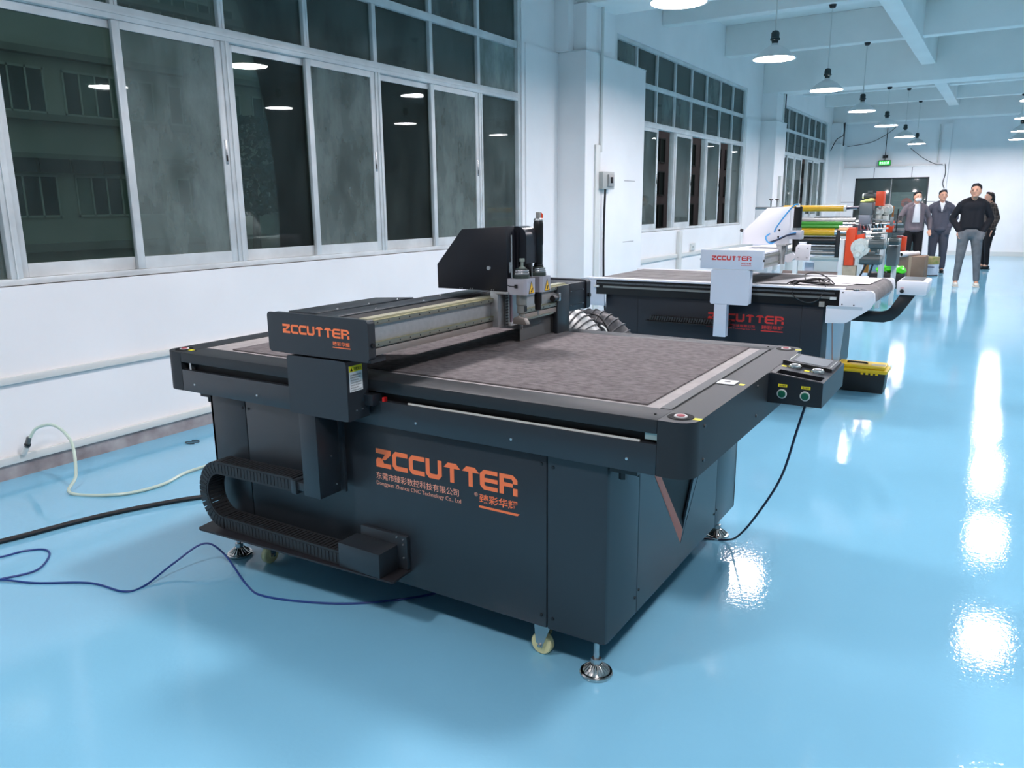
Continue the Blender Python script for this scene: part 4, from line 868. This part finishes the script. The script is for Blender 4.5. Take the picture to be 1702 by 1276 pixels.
MB().lathe((17.9,1.26,0), [(0,0),(.15,0),(.155,.02),(.165,.23),(0,.23)],24).build('pail', mat('pail_white',(208,212,224),.5), bu); MB().lathe((17.9,1.26,.0), [(0,.23),(.165,.23),(.172,.36),(.165,.375),(0,.375)],24).build('pail_top', mat('leaf_print',(120,138,66),.6,var=.4,scale=14,c2=(170,150,110)), bu)
MB().lathe((17.9,1.26,0), [(0,-.001),(.158,0),(.158,.02),(0,.02)],24).build('pail_rim', BLK, bu); box('pail_stripe', mat('stripe_navy',(70,84,120),.5), bu, 17.735,17.74,1.17,1.35,.17,.185)
gb = MB().ell((15.05,1.66,.33),(.14,.17,.065),2).ell((15.0,1.52,.31),(.12,.12,.07),2).ell((15.05,1.80,.30),(.11,.10,.035),2)
for v_ in gb.bm.verts: v_.co += Vector((.015*math.sin(v_.co.y*60),0,.02*math.sin(v_.co.y*45+v_.co.x*30)))
tag(gb.build('green_bag', mat('lime_plastic',(84,214,40),.25,var=.3,scale=12)), 'bright green plastic bag lying on the flat black case', 'bag')
tag(MB().box(14.9,15.2,1.42,2.0,0,.26,bev=.02).build('black_case', BLK), 'flat black case on the floor under the green bag', 'case')
# ------------------------------------------------------------------ people
SKIN = mat('skin',(206,156,130),.55); HAIR = mat('black_hair',(20,18,18),.5)
def blob(name, prims, m, parent, vox=.013, smooth=6, joined=True):
    mb = MB()
    for p in prims:
        if p[0] == 'c': mb.cap(p[1], p[2], p[3], p[4], 12)
        elif p[0] == 'e': mb.ell(p[1], p[2], 3)
        elif p[0] == 'b': mb.box(*p[1], bev=.01)
    me = bpy.data.meshes.new('tmp'); bmesh.ops.recalc_face_normals(mb.bm, faces=mb.bm.faces); mb.bm.to_mesh(me); mb.bm.free()
    o = bpy.data.objects.new('tmp', me); link(o)
    r = o.modifiers.new('r','REMESH'); r.mode = 'VOXEL'; r.voxel_size = vox
    sm = o.modifiers.new('s','SMOOTH'); sm.factor = .5; sm.iterations = smooth
    dg = bpy.context.evaluated_depsgraph_get(); dg.update()
    me2 = bpy.data.meshes.new_from_object(o.evaluated_get(dg)); bpy.data.objects.remove(o)
    me2.name = name; me2.materials.clear(); me2.materials.append(m)
    for p in me2.polygons: p.use_smooth = True
    q = bpy.data.objects.new(name, me2); link(q); q.parent = parent; return q
def lerp(a,b,t): return tuple(a[i]+(b[i]-a[i])*t for i in range(3))
def hand(w, d, side, curl=.5):
    """palm and five fingers from wrist w along direction d"""
    d = Vector(d).normalized(); w = Vector(w); sd = d.cross(Vector((0,0,1)));
    if sd.length < .2: sd = Vector((1,0,0))
    sd.normalize(); up = sd.cross(d); out = []
    pc = w+d*.05
    for k in (-1,0,1): out.append(('c', tuple(w+sd*.012*k), .016, tuple(w+d*.085+sd*.022*k), .013))
    for k,L_ in ((-1.5,.055),(-.5,.07),(.5,.075),(1.5,.065)):
        b = w+d*.09+sd*.0165*k; m_ = b+d*L_*.55; e = m_+(d*(1-curl)-up*side*curl)*L_*.55
        out.append(('c', tuple(b), .0085, tuple(m_), .008)); out.append(('c', tuple(m_), .008, tuple(e), .007))
    tb0 = w+d*.03+sd*.03; tb1 = tb0+d*.03+sd*.02; out.append(('c', tuple(w+d*.02+sd*.015), .012, tuple(tb1), .010)); out.append(('c', tuple(tb1), .010, tuple(tb1+d*.03), .008))
    return out
def person(loc, rz, label, H, style):
    """figure facing local +X, root at the feet"""
    k = H/1.74
    root = empty('person', loc, label, 'person', rz=rz); root.scale = (k,k,k)
    st = style; fem = st.get('fem', False)
    sh = .17 if fem else .20; hipw = .095
    lf = st.get('left_foot', (.02,.12)); rf = st.get('right_foot', (-.02,-.12))
    hip = .90; lean = st.get('lean', .0)
    J = {}
    for s_,f in ((1,lf),(-1,rf)):
        J['hip',s_] = (0, s_*hipw, hip); J['ank',s_] = (f[0]-.02, f[1], .085)
        kn = lerp(J['hip',s_], J['ank',s_], .52); J['kne',s_] = (kn[0]+.025, kn[1], kn[2])
        J['sho',s_] = (lean, s_*(sh-.02), 1.40)
    tilt = st.get('tilt', .03); hy = st.get('turn', 0)
    hc = (lean+.02+tilt, 0, 1.615-tilt*.3); neck = (lean+.0, 0, 1.46)
    arms = st['arms']
    body = [('c',neck,.055,(hc[0]-.01,0,1.56),.052),('e',hc,(.092,.076,.108)),('e',(hc[0]+.02,0,hc[2]-.055),(.066,.058,.062)),
            ('e',(lean,0,1.36),(.075,sh-.03,.075)),('c',(lean,-.06,1.30),.07,(0,-.05,1.0),.07),('c',(lean,.06,1.30),.07,(0,.05,1.0),.07),('e',(0,0,.93),(.08,.12,.09))]
    # nose, brow, chin, ears on the head, turned about the neck
    ct, snn = math.cos(hy), math.sin(hy)
    def hd_(x,y,z): return (hc[0]+x*ct-y*snn, hc[1]+x*snn+y*ct, hc[2]+z)
    body += [('c',hd_(.086,0,.012),.010,hd_(.104,0,-.022),.013),('e',hd_(.075,0,-.085),(.022,.024,.018)),('e',hd_(0,.078,-.01),(.016,.010,.028)),('e',hd_(0,-.078,-.01),(.016,.010,.028)),('e',hd_(.080,0,-.052),(.014,.024,.010)),('c',hd_(.078,-.035,.028),.010,hd_(.078,.035,.028),.010)]
    for s_ in (1,-1):
        e_, w_ = arms[s_]
        body += [('c',J['sho',s_],.042,e_,.035),('c',e_,.034,w_,.026)]
        dd = Vector(w_)-Vector(e_); body += hand(w_, st.get('hand_dir',{}).get(s_, tuple(dd)), s_, .5)
        body += [('c',J['hip',s_],.070,J['kne',s_],.050),('c',J['kne',s_],.048,J['ank',s_],.034),('c',J['ank',s_],.036,(J['ank',s_][0]+.10,J['ank',s_][1],.035),.03)]
    blob('body', body, SKIN, root, .011, 3)
    # face details
    for s_ in (1,-1):
        p = hd_(.083,.030*s_,.010)
        e1 = MB().ell((0,0,0),(.007,.012,.0055),1).build('eye', BLK); e1.parent = root; e1.location = p; e1.rotation_euler[2] = hy
        e2 = MB().ell((0,0,0),(.006,.018,.004),1).build('eyebrow', HAIR); e2.parent = root; e2.location = hd_(.086,.031*s_,.031); e2.rotation_euler[2] = hy
    if not st.get('mask'):
        e3 = MB().ell((0,0,0),(.006,.021,.005),1).build('mouth', mat('lips',(158,84,80),.5)); e3.parent = root; e3.location = hd_(.089,0,-.052); e3.rotation_euler[2] = hy
    else:
        blob('face_mask', [('e',hd_(.05,0,-.045),(.058,.064,.050)),('c',hd_(.088,0,-.02),.016,hd_(.09,0,-.06),.018)], mat('mask_white',(236,238,240),.8), root, .009, 3)
    hr = [('e',hd_(-.026,0,.050),(.086,.083,.078)),('e',hd_(-.045,0,-.005),(.058,.078,.085)),('c',hd_(.035,-.03,.100),.026,hd_(.035,.035,.104),.026),('e',hd_(-.01,0,.092),(.07,.066,.036))]
    if fem: hr += [('e',hd_(-.10,0,.01),(.04,.035,.045)),('c',hd_(-.11,0,-.01),.030,hd_(-.14,0,-.17),.022),('c',hd_(-.03,.06,.0),.03,hd_(-.02,.07,-.06),.02),('c',hd_(-.03,-.06,.0),.03,hd_(-.02,-.07,-.06),.02)]
    blob('hair', hr, HAIR, root, .010, 2)
    # trousers
    tm = st['trousers']; tr_ = []; lw = st.get('leg', 1.0)
    for s_ in (1,-1):
        tr_ += [('c',J['hip',s_],.102,J['kne',s_],.072*lw),('c',J['kne',s_],.070*lw,(J['ank',s_][0],J['ank',s_][1],.11),.055*lw)]
    tr_ += [('e',(0,0,.93),(.12,.165,.09)),('e',(.01,0,.88),(.10,.12,.08)),('e',(-.05,.06,.90),(.09,.085,.09)),('e',(-.05,-.06,.90),(.09,.085,.09))]
    for s_ in st.get('in_pocket', ()):
        w_ = arms[s_][1]; tr_ += [('c',(w_[0],w_[1]-.01*s_,w_[2]-.03),.048,(w_[0]+.01,w_[1]-.04*s_,w_[2]-.15),.05)]
    blob('trousers', tr_, tm, root, .013, 4)
    # jacket or top
    jm = st['jacket']; hem = st.get('hem', .92); jk = [('e',(lean,0,1.34),(.118,sh-.02,.12))]+[('c',(lean,.075*q_,1.32),.100,(0,.072*q_,hem+.09),.112) for q_ in (-1,1)]+[('c',(lean,0,1.30),.108,(0,0,hem+.09),.122)]+[('c',(lean,.03*q_,1.465),.052,(lean,.145*q_,1.415),.058) for q_ in (-1,1)]
    if hem < .9: jk += [('e',(-.005,0,hem+.07),(.14,.19,.09))]
    for s_ in (1,-1):
        e_, w_ = arms[s_]; sx = J['sho',s_]
        jk += [('c',(sx[0],sx[1]*.98,sx[2]-.01),.064,e_,.055),('c',e_,.057,lerp(e_,w_,1.05 if s_ in st.get('in_pocket',()) else .93),.044)]
    blob('jacket', jk, jm, root, .013, 4)
    if st.get('shirt'):
        lo_ = st['shirt_low']; wd = .075 if st.get('open') else .004
        sp = MB().prism([(-.055,1.46),(.055,1.46),(wd,lo_),(-wd,lo_)],'X',.03,.124,bev=.003).build('shirt', mat('shirt_white',(222,224,226),.8)); sp.parent = root; sp.location.x = lean
        blob('collar', [('c',(lean+.03,-.035,1.472),.028,(lean+.03,.035,1.472),.028),('c',(lean+.0,-.045,1.475),.03,(lean+.0,.045,1.475),.03)], MATS['shirt_white'], root, .010, 2)
        for s_ in (1,-1):
            a_ = MB().prism([((wd+.002)*s_,lo_),(.050*s_,1.455),(.085*s_,1.42),(.075*s_,1.33),((wd+.03)*s_,lo_+.02)],'X',.05,.129).build('lapel', jm); a_.parent = root; a_.location.x = lean
    else:
        blob('collar', [('c',(lean+.0,-.03,1.475),.045,(lean+.0,.03,1.475),.045),('c',(lean+.03,0,1.45),.03,(lean+.02,0,1.49),.03)], jm, root, .010, 2)
    for s_ in (1,-1):
        a = J['ank',s_]
        sh_ = MB().cap((a[0]-.03,a[1],.045),.042,(a[0]+.11,a[1],.038),.038,12).box(a[0]-.07,a[0]+.15,a[1]-.042,a[1]+.042,.001,.016,bev=.008).build('shoe', st['shoe'], angle=60); sh_.parent = root
    return root
SUIT1 = mat('taupe_blazer',(108,100,106),.85,var=.06,scale=40); SUIT2 = mat('charcoal_suit',(72,74,86),.85,var=.06,scale=40)
KNIT = mat('black_knit',(18,20,28),.9); JEAN = mat('grey_jeans',(104,108,112),.9,var=.2,scale=9); BT = mat('black_trousers',(14,14,20),.9)
CRE = mat('cream_shoes',(222,216,204),.6); BSH = mat('black_shoes',(16,16,18),.4)
pocket = {1:((-.07,.29,1.15),(.05,.185,.95)), -1:((-.07,-.29,1.15),(.05,-.185,.95))}
toC = lambda x,y: math.atan2(-y,-x)
person((15.80,.55,0), toC(15.8,.55)+.15, 'man in a black zip sweater and grey jeans with both hands in his pockets', 1.76,
       dict(in_pocket=(1,-1), hand_dir={1:(.25,-.15,-1),-1:(.25,.15,-1)}, arms=pocket, trousers=JEAN, jacket=KNIT, shoe=CRE, tilt=.045, turn=-.35, left_foot=(.03,.17), right_foot=(-.0,-.14), leg=.92, hem=.90))
person((18.75,1.22,0), toC(18.75,1.22)+.1, 'man in a charcoal suit and open white collar standing behind the white pail', 1.70,
       dict(in_pocket=(1,-1), hand_dir={1:(.25,-.2,-1),-1:(.25,.2,-1)}, arms={1:((-.05,.30,1.16),(.08,.18,.96)), -1:((-.05,-.31,1.17),(.08,-.18,.95))}, trousers=SUIT2, jacket=SUIT2, shoe=BSH, shirt=1, shirt_low=1.27, shirt_w=.02, hem=.84, tilt=.03, turn=.15, leg=1.15, left_foot=(.02,.12), right_foot=(-.02,-.10)))
person((18.2,1.65,0), toC(18.2,1.65)+.25, 'man in a taupe blazer and white face mask holding a phone', 1.68,
       dict(arms={1:((-.08,.31,1.15),(.04,.30,.93)), -1:((.0,-.31,1.13),(.17,-.33,1.06))}, hand_dir={-1:(.8,-.1,.25)}, trousers=BT, jacket=SUIT1, shoe=BSH, shirt=1, open=1, shirt_low=1.08, shirt_w=.06, hem=.86, mask=1, tilt=.06, turn=.1, leg=1.2))
person((20.2,.38,0), 2.1, 'woman with a black ponytail in a dark plaid coat and black trousers', 1.66,
       dict(fem=True, arms={1:((-.05,.24,1.15),(.02,.21,.88)), -1:((-.05,-.24,1.15),(.10,-.14,1.02))}, trousers=BT, jacket=plaid_mat(), shoe=BSH, hem=.72, tilt=.04, turn=.1, leg=.85))
ph = empty('phone', (0,0,0), 'dark phone held up in the hand of the masked man', 'phone')
pm = [o for o in SC.collection.objects if o.get('label','').startswith('man in a taupe')][0]
bpy.context.view_layer.update()
wp_ = pm.matrix_world @ Vector((.27,-.34,1.10))
ph.location = wp_; ph.rotation_euler = (0,-.5,pm.rotation_euler[2])
MB().box(wp_.x-.007,wp_.x+.007,wp_.y-.036,wp_.y+.036,wp_.z-.01,wp_.z+.13,bev=.003).build('phone_body', BLK, ph)
# ------------------------------------------------------------------ outside: street, opposite buildings, trees
tag(box('street', CONC, None, -30,110,YW+.5,27,-.3,-.12), kind='structure')
STUC = mat('stucco_grey',(176,180,172),.9,var=.08,scale=.8); WFR = mat('far_frame',(190,196,190),.6); FGL = mat('far_glass',(52,66,66),.15); CURT = mat('far_curtain',(110,132,122),.8,var=.15,scale=3); LEDG = mat('far_ledge',(140,144,138),.9); AC = mat('far_grille',(60,66,66),.6)
fb = empty('apartment_building', (25,26,0), 'grey rendered building with strip windows across the street', 'building')
YB = 25
box('wall', STUC, fb, -12,42,YB,YB+6,-.3,12)
for z0,z1 in ((.20,.45),(2.95,3.1),(4.05,4.24),(5.9,6.1),(7.9,8.1)): box('ledge', LEDG, fb, -12,42,YB-.35,YB,z0,z1)
rnd = random.Random(2)
for z0,z1 in ((1.22,2.5),(4.26,5.6),(7.2,8.5)):
    x = -11
    while x < 41:
        fr_ = MB()
        fr_.box(x,x+3.1,YB-.05,YB+.02,z0,z0+.07).box(x,x+3.1,YB-.05,YB+.02,z1-.07,z1)
        for k in range(7): fr_.box(x+.5*k,x+.5*k+.05,YB-.05,YB+.02,z0,z1)
        f = fr_.build('window', WFR, fb)
        for k in range(6):
            box('pane', CURT if rnd.random()<.45 else FGL, f, x+.5*k+.05,x+.5*k+.5,YB-.02,YB,z0+.07,z1-.07)
        x += 3.6
for x in range(-10,41,1): MB().box(x,x+.9,YB-.4,YB-.36,2.55,2.95).build('grille_panel', AC, fb) if (x//4)%2 else None
pk = empty('brick_building', (70,26,0), 'pinkish tiled building with dark windows far down the street', 'building')
PK = mat('pink_tile',(150,116,120),.8,var=.1,scale=1.5)
box('wall', PK, pk, 42.5,110,YB-5,YB+5,-.3,12)
for z0 in (-.1,2.0,4.1,6.2):
    for k in range(22):
        x = 43.5+k*3.0
        f = MB().box(x,x+1.8,YB-5.1,YB-5,z0,z0+.08).box(x,x+1.8,YB-5.1,YB-5,z0+1.5,z0+1.58).box(x,x+.08,YB-5.1,YB-5,z0,z0+1.5).box(x+.86,x+.94,YB-5.1,YB-5,z0,z0+1.5).box(x+1.72,x+1.8,YB-5.1,YB-5,z0,z0+1.5).build('window', mat('far_frame_dark',(96,80,84),.6), pk)
        box('pane', DARK, f, x+.08,x+1.72,YB-5.04,YB-5.01,z0+.08,z0+1.5)
LEAF = mat('tree_leaf',(40,62,44),.8,var=.3,scale=2)
tl = ['dark leafy tree outside behind the second sliding window','bushy tree outside beyond the third sliding window','tall dark tree outside near the pilaster','leafy street tree beyond the far windows']
for k,(x,y,h) in enumerate(((13.5,16,3.4),(18.5,17,3.0),(25,18,3.6),(38,17,3.5))):
    t = empty('street_tree', (x,y,-.2), tl[k], 'tree')
    MB().cyl((x,y,-.2),(x+.1,y,h*.6),.12,.06,8).build('trunk', mat('bark',(60,52,44),.9), t)
    rn = random.Random(k); mb = MB(); vs = mb.bm.verts; fs = mb.bm.faces
    for j in range(1800):
        a = rn.random()*6.28; rr = rn.random()**.4; zz = rn.uniform(-1,1); R0 = 1.5*math.sqrt(max(0,1-zz*zz))*rr
        c = Vector((x+R0*math.cos(a), y+R0*math.sin(a), h*.72+zz*1.15)); u = Vector((rn.uniform(-1,1),rn.uniform(-1,1),rn.uniform(-1,1))).normalized()*.09; w = Vector((rn.uniform(-1,1),rn.uniform(-1,1),rn.uniform(-1,1))).normalized()*.06
        fs.new([vs.new(c-u),vs.new(c+w),vs.new(c+u),vs.new(c-w)])
    o = mb.build('foliage', LEAF, t); o['kind'] = 'stuff'
